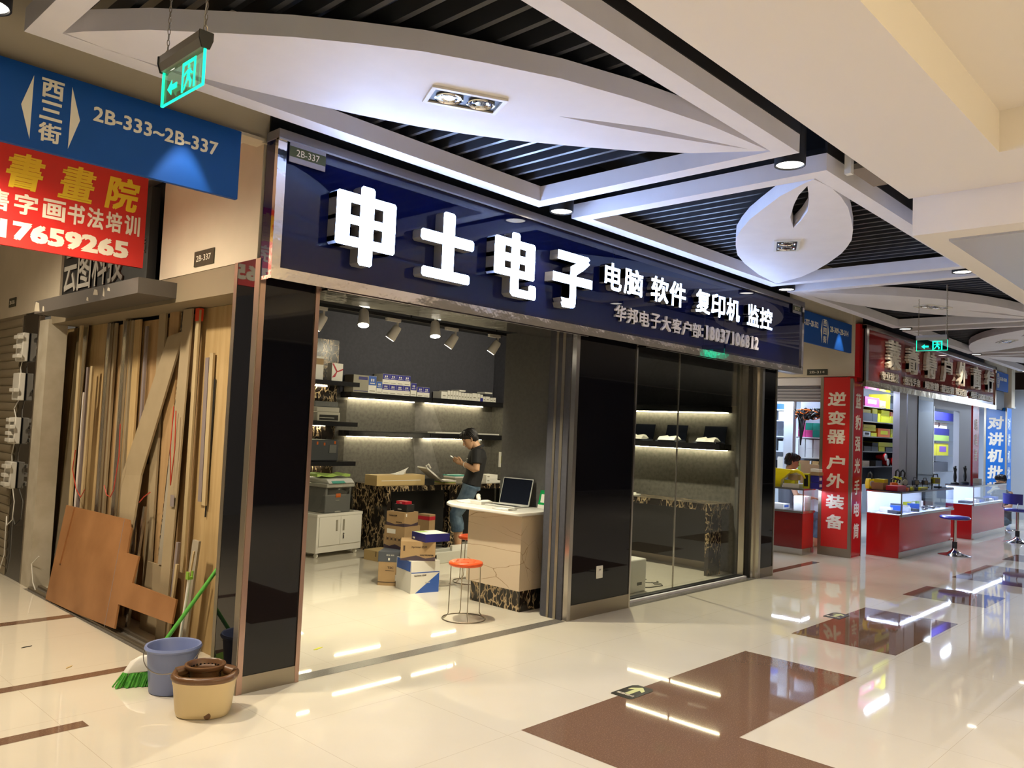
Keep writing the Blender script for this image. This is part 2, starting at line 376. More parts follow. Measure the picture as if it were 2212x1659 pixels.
# ================================================================== THE SETTING
# ---- floor
f = MB()
f.quad((-8, -9, 0), (27, -9, 0), (27, 8, 0), (-8, 8, 0), 0)
def patch(x0, y0, x1, y1, m, z=.0008): f.quad((x0, y0, z), (x1, y0, z), (x1, y1, z), (x0, y1, z), m)
for r in ((.88, -2.247, 3.37, -1.421), (.88, -5.6, 1.71, -2.247), (4.205, -2.225, 5.857, -1.40), (6.92, -2.195, 7.745, -1.402), (8.70, -2.19, 10.35, -1.40), (11.2, -2.19, 12.05, -1.40), (-1.6, -5.6, -.78, -4.8)):
    patch(*r, 1)
for r in ((-3.2, 2.40, -.05, 2.51), (-3.2, .828, -.20, .92), (-3.2, .034, -.776, .127), (6.93, .08, 8.33, .19)): patch(*r, 1)
for r in ((.41, 0, 2.96, .115), (3.88, 0, 6.42, .115), (-.06, .29, .06, 3.7), (6.42, 2, 6.5, 3)): patch(*r, 2, .0012)
floor = struct(f, 'floor', ['tile', 'brown_tile', 'grey_granite'])

# ---- store shell
struct(MB().box(.5, 4.5, 0, 6.6, 4.6, 3.0, 0).box(.5, 4.487, 1.96, 6.6, 4.5, 3.0, 1)
       .prism([(5.02, .9), (5.47, .9), (5.27, 1.40), (4.94, 1.40)], 'y', 4.494, 4.5, 2).prism([(4.97, 1.50), (5.48, 1.50), (5.29, 1.86), (4.95, 1.86)], 'y', 4.494, 4.5, 2), 'wall_back', ['concrete', 'dark_wall', 'concrete2'])
struct(MB().box(6.5, .25, 0, 6.6, 4.5, 3.0, 0).box(6.487, .3, 1.98, 6.5, 4.48, 3.0, 1).box(6.488, .72, 0, 6.5, 2.6, .10, 2), 'wall_right', ['concrete', 'dark_wall', 'dull_steel'])
struct(MB().box(.5, .31, 0, .56, 4.5, 3.0, 0), 'wall_left', 'dark_wall')
struct(MB().box(.4, .12, 3.0, 6.7, 4.6, 3.05), 'ceiling', 'black')
struct(MB().box(.02, .02, 2.44, 7.1, .12, 3.95), 'wall_front', 'black')
struct(MB().box(.40, -.10, 2.40, 3.0, .30, 2.425).box(3.86, -.10, 2.40, 6.5, .30, 2.425), 'trim_1', 'mirror_steel')

# ---- columns of the store front: black glass faces in steel edging
def column(name, x0, x1, ydep, base, le, re, xb0=None, xb1=None):
    body = struct(MB().box(x0 + .01 if xb0 is None else xb0, .02, 0, x1 - .01 if xb1 is None else xb1, ydep, 2.52), name, 'grey_wall')
    g = struct(MB().box(x0 + le, .004, base, x1 - re, .02, 2.42), 'glass_panel', 'black_glass', body)
    struct(MB().box(x0, -.004, 0, x0 + le, .05, 2.42).box(x1 - re, -.004, 0, x1, .05, 2.42), 'steel_edge', 'leather_pink' if name == 'wall_corner' else 'steel', body)
    struct(MB().box(x0 + le, -.002, 0, x1 - re, .02, base), 'steel_base', 'dull_steel', body)
    return body
c1 = column('wall_corner', 0.0, .41, .30, .10, .035, .028)
struct(MB().box(-.004, .055, 0, .012, .27, 2.54), 'side_glass', 'black_glass', c1)
struct(MB().box(-.006, .27, 0, .03, .31, 2.54).box(-.006, .0, 0, .03, .055, 2.54), 'side_edge', 'dull_steel', c1)
c2 = column('wall_middle', 2.97, 3.88, 1.15, .125, .045, .022, 3.29, 3.86)
struct(MB().box(3.0, .02, 0, 3.3, .06, 2.45), 'return_panel', 'grey_wall', c2)
struct(MB().box(2.955, .11, 0, 2.985, .14, 2.42).box(2.955, .19, 0, 2.985, .215, 2.42), 'jamb_edge', 'dull_steel', c2)
struct(MB().box(2.96, .05, 0, 3.0, .28, 2.42).box(2.985, .28, 0, 3.28, .31, 2.45), 'jamb', 'dark_wall', c2)
c3 = column('wall_end', 6.40, 6.78, .32, .11, .05, .02)
struct(MB().box(6.30, .13, 0, 6.34, .20, 2.42).box(6.37, .05, 0, 6.405, .09, 2.42), 'jamb_edge', 'steel', c3)
struct(MB().box(6.34, .09, 0, 6.40, .24, 2.42), 'jamb', 'black', c3)
struct(MB().box(6.77, .02, 0, 6.782, .30, 2.42), 'side_glass', 'black_glass', c3)

# ---- fixed glazing of the right bay
win = struct(MB().box(3.9, .145, .015, 6.32, .215, .03).box(3.9, .12, 0, 6.32, .15, .02), 'window_1', 'black')
struct(MB().box(3.90, .185, .03, 4.905, .193, 2.42), 'pane', 'glass', win)
struct(MB().box(4.912, .185, .03, 6.31, .193, 2.42), 'pane', 'glass', win)
struct(MB().box(4.903, .182, .03, 4.914, .196, 2.42), 'glass_joint', 'steel', win)
struct(MB().box(3.9, .105, 0, 6.34, .135, .022), 'sill_strip', 'white', win)

# ---- left passage
struct(MB().box(0.0, .055, 2.54, .28, 1.42, 3.42), 'wall_beam', 'beige')
struct(MB().box(.005, .31, 2.36, .25, 3.72, 2.54, 0).box(.06, 1.43, 2.54, .25, 3.52, 3.3, 1), 'wall_lintel', ['lintel', 'void'])
struct(MB().box(0.0, 3.52, 2.50, .2, 8, 3.3), 'wall_passage', 'beige')
struct(MB().box(-3.2, .035, 3.235, .02, .14, 3.95).box(-3.2, .0, 3.232, -.03, .035, 3.25), 'wall_bulkhead', 'beige')
struct(MB().box(-3.2, .14, 3.30, .06, 8, 3.36), 'ceiling.passage', 'cream')
struct(MB().box(-3.2, 8, 0, .3, 8.1, 3.3), 'wall_passage_end', 'beige')
struct(MB().box(-.02, 3.68, 0, .14, 3.93, 2.40, 0).box(-.02, 3.93, 0, .02, 3.965, 2.45, 1).box(-.03, .31, .0, .0, 3.68, .018, 2).box(.05, .31, 0, .08, 3.68, .02, 2), 'trim_2', ['off_white', 'dull_steel', 'dull_steel'])
struct(MB().box(-.015, 3.965, 0, .01, 4.44, 2.48), 'wall_mirror_strip', 'black_glass')

# ---- right passage and the shop beyond it
struct(MB().box(9.17, .0, 2.535, 9.45, 1.35, 3.42), 'wall_beam.right', 'beige')
struct(MB().box(9.2, .45, 2.41, 9.45, 3.2, 2.535), 'wall_lintel.right', 'white')
struct(MB().box(7.12, .035, 3.235, 9.17, .14, 3.95), 'wall_bulkhead.right', 'beige')
struct(MB().box(6.6, .14, 3.30, 9.4, 8, 3.36), 'ceiling.passage_right', 'cream')
struct(MB().box(9.3, 2.6, 0, 19.5, 2.7, 3.0), 'wall_shop_back', 'shop_wall')
struct(MB().box(9.45, .14, 2.55, 19.5, 2.7, 2.6), 'ceiling.shop', 'shop_wall')
struct(MB().box(9.3, .05, 2.45, 17.9, .14, 3.95), 'wall_shop_front', 'void')
for x0, x1 in ((11.25, 11.58), (11.64, 12.12), (14.55, 15.36)):
    struct(MB().box(x0, .06, 0, x1, .16, 2.45), 'trim_3', 'grey_post')
struct(MB().box(12.14, .05, 0, 12.94, .12, 2.45), 'wall_mirror_panel', 'black_glass')
struct(MB().box(12.98, .06, 2.28, 14.55, .14, 2.45, 0).box(12.96, .05, 0, 13.0, .14, 2.3, 1), 'door_1', ['grey_post', 'steel'])
struct(MB().box(18.1, -.05, 2.52, 18.4, 1.5, 3.42), 'wall_beam.far', 'beige')
struct(MB().box(16.2, .035, 3.235, 18.1, .14, 3.95), 'wall_bulkhead.far', 'beige')
struct(MB().box(19.4, -3, 0, 19.5, 2.7, 3.0), 'wall_far', 'shop_wall')
struct(MB().box(10.18, 1.335, 0, 10.29, 1.49, 2.55), 'trim_4', 'shop_wall')

# ---- concourse ceiling: black void, framed slat fields with a leaf panel each
struct(MB().box(-8, -2.6, 3.95, 26, .2, 4.0).box(-8, .0, 3.3, -3.2, .1, 3.95), 'ceiling.void', 'void')
TOPA = [(.13, -.42), (.175, -.504), (.36, -.76), (.61, -1.02), (.80, -1.21), (1.015, -1.387), (1.25, -1.56), (1.51, -1.705), (1.85, -1.87), (2.245, -2.0), (2.79, -2.13), (3.33, -2.20)]
LOWA = [(3.33, -2.17), (3.115, -1.82), (2.87, -1.56), (2.61, -1.336), (2.29, -1.09), (2.08, -.96), (1.845, -.83), (1.53, -.70), (1.19, -.586), (.88, -.49), (.60, -.43), (.35, -.40)]
SLITA = [(2.2, -1.56), (2.40, -1.70), (2.64, -1.855), (2.95, -1.99), (3.25, -2.12), (2.98, -1.955), (2.70, -1.80), (2.42, -1.655)]
SLITB = [(.24, -.51), (.40, -.64), (.60, -.765), (.90, -.93), (1.22, -1.05), (1.03, -.90), (.82, -.76), (.52, -.62)]
def ceiling_bay(k):
    x0 = -1.38 + 3.87 * k; L = 3.48; ya, yb = -.285, -2.325; b = .12; z = 3.28
    flip = k % 2 == 1
    fy = (lambda y: -2.61 - y) if flip else (lambda y: y)
    root = struct(MB().box(x0, ya - b, z, x0 + L, ya, z + .11, 0).box(x0, yb, z, x0 + L, yb + b, z + .11, 0).box(x0, yb + b, z, x0 + b, ya - b, z + .11, 0).box(x0 + L - b, yb + b, z, x0 + L, ya - b, z + .11, 0), 'ceiling_frame', 'white')
    struct(MB().box(x0, yb - .004, z + .112, x0 + L, yb + .012, 3.94), 'void_backing', 'void', root)  # black sheet added so the gap looks dark and hides the slats
    root.name = 'ceiling.frame'
    outer = [(x0 + u, fy(v)) for u, v in TOPA + LOWA]
    hole = [[(x0 + u, fy(v)) for u, v in (SLITB if flip else SLITA)]]
    struct(MB().plate(outer, hole, z, z + .10), 'leaf_panel', 'white', root)
    s = MB(); x = x0 + b + .06
    while x < x0 + L - b - .02:
        s.box(x, yb + .02, z + .125, x + .028, ya - .02, z + .215); x += .138
    struct(s, 'slats', 'slat', root)
for k in range(5): ceiling_bay(k)

struct(MB().box(-8.2, -9.3, 0, 26.2, -9.1, 3.95).box(-8.2, -9.1, 0, -8, .1, 3.95).box(26, -9.1, 0, 26.2, 8, 3.95).box(-8, .0, 0, -3.2, .1, 3.3), 'wall_opposite', 'opposite')
single(MB().box(2.58, -2.44, 3.265, 2.625, -2.40, 3.42), 'hanger_bracket', 'white_plastic', 'small white bracket in the black gap beside the rounded leaf panel', 'bracket')
single(MB().box(2.63, -2.50, 3.30, 3.05, -2.41, 3.335), 'metal_duct', 'dull_steel', 'grey metal duct in the black gap beside the white bracket', 'duct')
# ---- lowered soffits over the concourse
struct(MB().box(-8, -3.21, 3.28, 3.39, -2.525, 3.95).box(2.74, -9, 3.28, 3.39, -3.21, 3.95).box(-8, -9, 3.28, 2.74, -6.2, 3.95).box(-8, -6.2, 3.52, 2.74, -3.21, 3.95), 'ceiling.soffit', 'cream')
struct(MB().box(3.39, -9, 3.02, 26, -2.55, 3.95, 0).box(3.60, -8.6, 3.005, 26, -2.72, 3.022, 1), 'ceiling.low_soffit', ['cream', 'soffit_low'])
struct(MB().box(-3.2, -6.1, 3.34, 2.5, -6.02, 3.38), 'ceiling.cove_light', 'cove')

# ================================================================== STORE FRONT SIGN
sg = thing('shop_sign', 'long dark navy glass fascia sign with glowing white characters over the corner electronics store', 'shop sign')
MB().box(0, -.108, 2.43, 7.2, 0.015, 3.28).build('panel', 'navy_glass', sg)
MB().box(-.005, -.124, 2.408, .052, -.09, 3.235).box(.052, -.124, 2.408, 7.15, -.09, 2.478).box(7.15, -.124, 2.408, 7.203, -.09, 3.285).box(0, -.09, 2.408, 7.2, .02, 2.43).build('mirror_frame', 'mirror_steel', sg)
MB().box(-.005, -.128, 3.238, 7.203, .015, 3.292, 0).box(-.005, -.132, 3.228, 7.203, -.10, 3.240, 1).build('top_rail', ['plate_grey', 'steel'], sg)
def strokes(name, x, z, w_, h_, rects):
    """channel letter from broad straight strokes, (left, bottom, right, top) in fractions of its box; face lit, returns grey"""
    m = MB()
    for a, b, c, e in rects:
        x0, z0, x1, z1 = x + a * w_, z + b * h_, x + c * w_, z + e * h_; r = .014; f = -.200; k = -.112
        P = [(x0 + r, z0), (x1 - r, z0), (x1, z0 + r), (x1, z1 - r), (x1 - r, z1), (x0 + r, z1), (x0, z1 - r), (x0, z0 + r)]
        m.add([(p[0], f, p[1]) for p in P], [tuple(range(8))], 0); m.add([(p[0], k, p[1]) for p in P], [tuple(range(8))], 1)
        m.add([(p[0], f, p[1]) for p in P] + [(p[0], k, p[1]) for p in P], [(i, (i + 1) % 8, 8 + (i + 1) % 8, 8 + i) for i in range(8)], 1)
    return m.build('letter', ['letter', 'letter_side'], sg)
strokes('shen', .365, 2.573, .455, .50, [(.385, 0, .62, 1), (0, .213, .225, .879), (.775, .213, 1, .879), (0, .213, 1, .335), (0, .49, 1, .60), (0, .755, 1, .879)])
strokes('shi', 1.035, 2.593, .49, .473, [(.40, .02, .62, 1), (0, .515, 1, .675), (.04, 0, .94, .145)])
strokes('dian', 1.735, 2.585, .455, .48, [(.39, .02, .59, 1), (0, .30, .24, .885), (.74, .30, .97, .885), (0, .30, .97, .42), (0, .53, .97, .655), (0, .765, .97, .885), (.42, 0, 1.02, .125), (.84, 0, 1.02, .225)])
for ch, x, z, w_, h_ in (('子', 2.395, 2.585, .50, .452),):
    MB().text(ch, (x, -.112, z), X, Z, w_, h_, .088, 0, 1, .038).build('letter', ['letter', 'letter_side'], sg)
for ch, x0, x1 in (('电', 3.104, 3.347), ('脑', 3.385, 3.673), ('软', 3.807, 4.097), ('件', 4.12, 4.405), ('复', 4.596, 4.87), ('印', 4.896, 5.171), ('机', 5.211, 5.488), ('监', 5.661, 5.929), ('控', 5.959, 6.25)):
    MB().text(ch, (x0, -.112, 2.828), X, Z, x1 - x0, .234, .058, 0, 1, .016).build('small_letter', ['letter', 'letter_side'], sg)
m = MB()
for i, ch in enumerate('华邦电子大客户部'): m.text(ch, (3.33 + i * .184, -.11, 2.583), X, Z, .16, .14, .02, 0, None, .022)
m.box(4.80, -.13, 2.60, 4.825, -.11, 2.625).box(4.80, -.13, 2.665, 4.825, -.11, 2.69)
for i, ch in enumerate('18037106812'): m.text(ch, (4.85 + i * .108 + (.022 if ch == '1' else 0), -.11, 2.585), X, Z, .045 if ch == '1' else .088, .142, .02, 0, None, .03)
m.build('phone_lettering', 'white_letter', sg)
fin(sg)

def number_plate(txt, x, z, w_, h_, label, y=-.128):
    t = thing('number_plate', label, 'number plate', 'shop number plates')
    MB().box(x, y - .006, z, x + w_, y, z + h_, 0).box(x, y - .0075, z + h_ * .28, x + w_, y - .006, z + h_ * .80, 1).build('plate', ['plate_grey', 'olive'], t)
    MB().text(txt, (x + w_ * .18, y - .0075, z + h_ * .36), X, Z, w_ * .64, h_ * .34, .0015, 0, None, .0).build('lettering', 'sign_white', t)
    return fin(t)
number_plate('2B-337', .065, 3.112, .247, .118, 'green banded shop number plate in the top left corner of the glowing fascia sign')
number_plate('2B-327', 6.86, 3.125, .22, .108, 'shop number plate in the top right corner of the glowing fascia sign')

def side_plate(txt, x, y, z, w_, h_, label):
    t = thing('number_plate', label, 'number plate', 'shop number plates')
    MB().box(x - .008, y - w_, z, x, y, z + h_).build('plate', 'dark_plate', t)
    MB().text(txt, (x - .008, y - w_ * .12, z + h_ * .3), -Y, Z, w_ * .74, h_ * .4, .0015, 0, None, 0).build('lettering', 'sign_white', t)
    return fin(t)
side_plate('2B-337', 0.0, .872, 2.575, .275, .10, 'small dark plate reading 2B-337 on the beige beam beside the blue street sign')
side_plate('2B-314', 9.17, .68, 2.56, .30, .085, 'small dark plate reading 2B-314 under the far blue street sign')
side_plate('2B-336', 0.0, 5.0, 2.60, .22, .09, 'dim dark plate high above the roller shutter at the left edge')

# ================================================================== STREET SIGNS, RED SIGN, EXIT SIGNS
def tri(mb, x, z, w_, h_, y, m_=0): mb.prism([(x, z), (x + w_, z + h_ / 2), (x + w_, z - h_ / 2)], 'y', y, y - .002, m_)
def street_sign(x0, x1, col, label, y=.0, x_txt=None, x_dia=None, sec=None, sec_x=None, w_txt=.66, first=None):
    t = thing('street_sign', label, 'hanging sign', 'blue street signs')
    MB().box(x0, y - .03, 2.84, x1, y, 3.235).build('board', 'blue_sign', t)
    g = MB()
    tri(g, x_dia - .13, 3.035, .045, .31, y - .03); tri(g, x_dia + .13, 3.035, -.045, .31, y - .03)
    for i, ch in enumerate(col): g.text(ch, (x_dia - .05, y - .03, 3.103 - i * .108), X, Z, .10, .092, .002, 0, None, .025)
    g.text(first, (x_txt, y - .03, 3.055), X, Z, w_txt, .075, .002, 0, None, .018)
    if sec: g.text(sec, (sec_x, y - .03, 3.055), X, Z, .50, .075, .002, 0, None, .018)
    g.build('lettering', 'sign_white', t)
    return fin(t)
street_sign(-3.0, -.19, '西三街', 'large blue street sign at the left reading 2B-333 to 2B-337', 0, -.985, -1.175, '2B-332', -2.3, .66, '2B-333~2B-337')
street_sign(7.22, 8.965, '西四街', 'blue street sign behind the right end of the glowing fascia, beside the red shop', 0, 8.22, 8.05, '2B-327~2B-332', 7.34, .62, '2B-309~2B-314')
street_sign(16.55, 17.89, '西五街', 'small distant blue street sign past the red fascia', 0, 17.15, 17.0, None, None, .58, '2B-305~2B-308')

rs = thing('red_sign_board', 'red hanging signboard with yellow characters and a white phone number under the blue street sign', 'hanging sign')
MB().box(-3.0, 1.50, 2.62, -.09, 1.53, 3.27).build('board', 'red_sign', rs)
g = MB()
for i, ch in enumerate('斋書畫院'): g.text(ch, (-1.30 + i * .315 - (.02 if i == 3 else 0), 1.50, 2.995), X, Z, .21, .235, .002, 0, None, .03, .12)
g.build('yellow_lettering', 'yellow_letter', rs)
g = MB()
for i, ch in enumerate('售字画'): g.text(ch, (-1.08 + i * .165, 1.50, 2.835), X, Z, .135, .135, .002, 0, None, .025)
for i, ch in enumerate('书法培训'): g.text(ch, (-.60 + i * .122, 1.50, 2.835), X, Z, .105, .14, .002, 0, None, .025)
g.text('17659265', (-.985, 1.50, 2.665), X, Z, .79, .12, .002, 0, None, .045).text('186', (-1.36, 1.50, 2.665), X, Z, .33, .12, .002, 0, None, .045)
g.build('white_lettering', 'sign_white', rs)
fin(rs)

bs = thing('shop_name_board', 'black signboard with silver characters on a ledge behind the red hanging sign', 'shop sign')
MB().box(-.06, 1.50, 2.496, .003, 3.26, 3.22).build('board', 'black', bs)
g = MB()
for i, ch in enumerate('云图科技'): g.text(ch, (-.06, 3.20 - i * .33, 2.58), -Y, Z, .30, .34, .012, 0, None, .012)
g.text('专注品质', (-.06, 1.90, 2.74), -Y, Z, .36, .11, .008, 0, None, .0).build('lettering', 'silver_grey', bs)
fin(bs)
lg = thing('sign_ledge', 'grey painted ledge with chipped edges carrying the black signboard', 'ledge')
MB().box(-.255, 1.135, 2.388, .02, 3.28, 2.495).build('ledge_body', 'ledge_grey', lg)
for y0, z0, a, b in ((2.02, 2.40, .05, .035), (1.84, 2.43, .10, .05), (1.72, 2.41, .03, .07), (1.62, 2.44, .05, .03), (3.14, 2.40, .14, .09), (3.02, 2.39, .05, .05)): MB().prism([(y0, z0), (y0 + a, z0 + .01), (y0 + a * .8, z0 + b), (y0 + a * .2, z0 + b * .8)], 'x', -.257, -.255).build('chipped_paint', 'off_white', lg)
fin(lg)

def exit_sign(x, y0, y1, z0, ztop, label):
    """acrylic plate under an aluminium housing, hung on two chains; it spans y0..y1 and faces the -X side"""
    t = thing('exit_sign', label, 'exit sign', 'green exit signs')
    zm = z0 + (ztop - z0) * .70
    MB().box(x - .004, y0, z0, x + .004, y1, zm + .01, 0).box(x - .0045, y0 - .002, z0, x + .0045, y0 + .002, zm, 1).box(x - .0045, y1 - .002, z0, x + .0045, y1 + .002, zm, 1).box(x - .0045, y0, z0 - .002, x + .0045, y1, z0 + .002, 1).build('acrylic_plate', ['exit_glass', 'exit_green'], t)
    h = MB(); ht = ztop - zm
    h.prism([(x - .012, zm), (x - .022, zm + ht * .5), (x - .022, ztop), (x + .022, ztop), (x + .022, zm + ht * .5), (x + .012, zm)], 'y', y0, y1); h.build('housing', 'alu', t)
    for ye in (y0 - .006, y1): MB().prism([(x - .014, zm - .004), (x - .025, zm + ht * .5), (x - .025, ztop), (x + .025, ztop), (x + .025, zm + ht * .5), (x + .014, zm - .004)], 'y', ye, ye + .006).build('end_cap', 'black', t)
    p = MB(); hh = zm - z0; w_ = y1 - y0
    def Yp(a): return y1 - a * w_
    def Zp(b): return z0 + b * hh
    xf = x - .0052
    def pg(pts): p.prism([(Yp(a), Zp(b)) for a, b in pts], 'x', xf - .001, xf)
    pg([(.16, .38), (.27, .60), (.27, .46), (.40, .46), (.40, .30), (.27, .30), (.27, .16)])
    for q in ([(.52, .05), (.56, .05), (.56, .88), (.52, .88)], [(.56, .78), (.80, .78), (.80, .88), (.56, .88)], [(.80, .05), (.84, .05), (.84, .88), (.80, .88)],
              [(.655, .66), (.70, .66), (.70, .75), (.655, .75)], [(.63, .36), (.71, .42), (.73, .62), (.66, .62)], [(.58, .48), (.66, .58), (.66, .63), (.57, .54)], [(.71, .60), (.78, .48), (.76, .44), (.69, .55)],
              [(.63, .36), (.67, .38), (.60, .12), (.56, .08)], [(.66, .38), (.71, .42), (.76, .26), (.74, .10), (.71, .10), (.71, .25)]): pg(q)
    p.build('pictogram', 'exit_green', t)
    for yc in (y0 + .006, y1 - .02):
        ch = MB(); z = ztop
        ch.tube([(x + .006 * math.cos(a), yc, ztop + .012 + .012 * math.sin(a)) for a in [2 * PI * i / 10 for i in range(10)]], .002, 5, 0, False, True)
        z = ztop + .02; k = 0
        while z < 3.42:
            d = X if k % 2 else Y
            ch.tube([Vector((x, yc, z + .012)) + d * (.0045 * math.cos(a)) + Z * (.013 * math.sin(a)) for a in [2 * PI * i / 8 for i in range(8)]], .0015, 4, 0, False, True); z += .021; k += 1
        ch.build('chain', 'dull_steel', t)
    MB().tube([(x, y0 + .02, ztop), (x + .004, y0 + .014, ztop + .2), (x, y0 + .016, 3.42)], .003, 5).build('cable', 'white_plastic', t)
    return fin(t)
exit_sign(-1.2, -1.72, -1.395, 2.718, 2.90, 'green glowing exit sign hanging on chains at the upper left before the large leaf panel')
exit_sign(7.5, -1.652, -1.327, 2.682, 2.856, 'green exit sign hanging over the concourse in front of the red fascia')

# ================================================================== CEILING LAMPS
def downlight(x, y, label, watts=45, col=(1, .86, .66)):
    t = thing('ceiling_downlight', label, 'ceiling lamp', 'black can downlights')
    MB().lathe((0, 0, 0), [(.078, .012), (.084, 0), (.092, 0), (.092, .22), (.0, .22)], 28).build('can', 'black', t, 40)
    MB().lathe((0, 0, .008), [(.0, 0), (.080, 0), (.080, .004), (0, .004)], 28).build('lamp_disc', 'lamp_disc', t)
    fin(t, (x, y, 3.275)); spot((x, y, 3.262), (x, y, 0), watts, col, 78, .22, .05)
downlight(-1.56, -.43, 'round black downlight at the top left corner of the photo', 30)
downlight(2.29, -.35, 'round black downlight just above the middle of the glowing fascia', 40)
downlight(2.27, -2.19, 'round black downlight at the pointed tip of the large leaf panel', 50)
downlight(6.21, -.35, 'round black downlight above the right end of the glowing fascia', 35)
downlight(6.13, -2.15, 'round black downlight half hidden by the low grey soffit', 35)
for x in (-.52, 8.53): spot((x, -.175, 3.38), (x, -.175, 0), 60, (1, .93, .8), 46, .15, .02)      # downlights in the gap above the blue street signs
downlight(9.98, -.41, 'round downlight above the left part of the red fascia', 28)
downlight(13.88, -.38, 'round downlight above the right part of the red fascia', 28)
downlight(17.75, -.38, 'small distant downlight past the end of the red fascia', 20)

def recessed_spot(cx, cy, ang, label):
    t = thing('recessed_spotlight', label, 'ceiling lamp', 'twin recessed spotlights')
    a, b = .20, .105
    MB().box(-a, -b, -.012, a, -b + .022, 0).box(-a, b - .022, -.012, a, b, 0).box(-a, -b + .022, -.012, -a + .022, b - .022, 0).box(a - .022, -b + .022, -.012, a, b - .022, 0).build('frame', 'white_plastic', t)
    MB().box(-a + .022, -b + .022, -.004, a - .022, b - .022, -.001).build('housing', 'black', t)
    for s in (-1, 1):
        l = MB().lathe((s * .085, 0, -.004), [(.074, -.001), (.074, -.008), (.066, -.010), (.062, -.004), (.045, -.003), (.045, -.006), (.030, -.0035)], 24).build('lamp_ring', 'chrome', t, 30)
        MB().lathe((s * .085, 0, -.0045), [(.0, -.003), (.044, -.003), (.044, 0)], 20).build('reflector', 'gold_steel', l)
    return fin(t, (cx, cy, 3.279), ang)
recessed_spot(.36, -1.32, -.46, 'twin recessed spotlight in the middle of the large leaf panel')
recessed_spot(4.22, -1.27, .46, 'twin recessed spotlight in the rounded leaf panel above the store sign')
recessed_spot(8.10, -1.32, -.46, 'twin recessed spotlight in the far leaf panel above the hanging exit sign')
recessed_spot(11.96, -1.27, .46, 'twin recessed spotlight in the farthest leaf panel at the right edge')

# ================================================================== INSIDE THE STORE
def track(y, z, x0, x1, label):
    t = thing('light_track', label, 'track rail')
    MB().box(x0, y - .017, z, x1, y + .017, z + .025).build('rail', 'black', t)
    for x in (x0 + .3, (x0 + x1) / 2, x1 - .3): MB().cyl((x, y, z + .02), (x, y, 3.0), .006, None, 8).build('hanger_rod', 'black', t)
    fin(t)
track(1.2, 2.505, .75, 3.5, 'rear black ceiling track carrying the four white spotlights turned away')
track(.8, 2.53, .75, 2.9, 'front black ceiling track carrying the two glaring spotlights')
def track_spot(x, y, z, aim, lit, label, watts):
    t = thing('track_spotlight', label, 'spotlight', 'white track spotlights')
    a = Vector(aim).normalized()
    MB().box(-.075, -.016, -.03, .075, .016, 0).box(-.08, -.013, -.012, .08, .013, -.002).build('adapter', 'white_plastic', t, 0, .003)
    MB().tube([(.05, 0, -.03), (.05, 0, -.075)], .010, 8).build('stem', 'white_plastic', t, 40)
    p = Vector((.05, 0, -.075))
    MB().tube([p - a * .012, p + a * .004, p + a * .112, p + a * .118], [.030, .037, .046, .043], 18).build('lamp_head', 'white_plastic', t, 40)
    MB().cyl(p + a * .119, p + a * .121, .040, None, 18).build('lens', 'lamp_lit' if lit else 'lamp_disc', t)
    fin(t, (x, y, z))
    q = Vector((x, y, z)) + p + a * .14
    spot(q, q + a, watts, (1, .90, .66), 125 if lit else 110, .6, .03)
for n, x in (('leftmost', 1.23), ('second from left', 1.98), ('third from left', 2.66), ('rightmost', 3.22)):
    track_spot(x - .05, 1.2, 2.503, (-.34, .42, -.84), False, n + ' of the white track spotlights turned to the back wall of the store', 55)
track_spot(1.28, .8, 2.528, (-.20, -.28, -.94), True, 'left of the two glaring track spotlights under the sign', 75)
track_spot(2.01, .8, 2.528, (-.12, -.22, -.97), True, 'right of the two glaring track spotlights under the sign', 190)

for x, tx in ((3.6, 4.3), (4.6, 5.0), (5.6, 5.8)): spot((x, 1.0, 2.85), (tx, 4.5, 1.7), 115, (1, .90, .66), 85, .7, .05)      # unseen spots added to brighten the toner boxes and back wall
spot((5.2, 1.1, 2.9), (5.1, .9, 0), 380, (1, .90, .66), 100, .6, .04)  # one more unseen spot, added to brighten the right bay floor
# ---- shelves
def shelf(x0, y0, x1, y1, z0, z1, lx0, ly0, lx1, ly1, label, group):
    t = thing('wall_shelf', label, 'shelf', group)
    MB().box(x0, y0, z0, x1, y1, z1).build('board', 'black_gloss', t)
    MB().box(lx0, ly0, z0 - .006, lx1, ly1, z0 - .001).build('light_strip', 'led', t)
    fin(t)
for z, n in ((2.085, 'top'), (1.585, 'middle'), (1.098, 'lowest')):
    shelf(2.4, 4.05, 3.67, 4.485, z - .055, z, 2.5, 4.44, 3.45, 4.45, n + ' of the short black shelves at the left of the store back wall', 'short shelves at the left')
for z, n in ((1.975, 'upper'), (1.48, 'lower')):
    shelf(3.69, 4.25, 5.05, 4.485, z - .073, z, 3.80, 4.455, 4.90, 4.465, n + ' left black shelf with light strip on the store back wall', 'long shelves on the back wall')
    shelf(5.06, 4.25, 6.48, 4.485, z - .073, z, 5.10, 4.455, 6.25, 4.465, n + ' right black shelf with light strip on the store back wall', 'long shelves on the back wall')
for z, n in ((1.965, 'upper'), (1.515, 'lower')):
    shelf(6.20, .42, 6.485, 2.5, z - .072, z, 6.455, .46, 6.465, 2.4, n + ' black shelf with light strip seen through the glass of the right bay', 'shelves behind the glass')
struct(MB().box(2.3, 4.47, .4, 3.62, 4.486, 2.63), 'trim_5', 'black_marble')

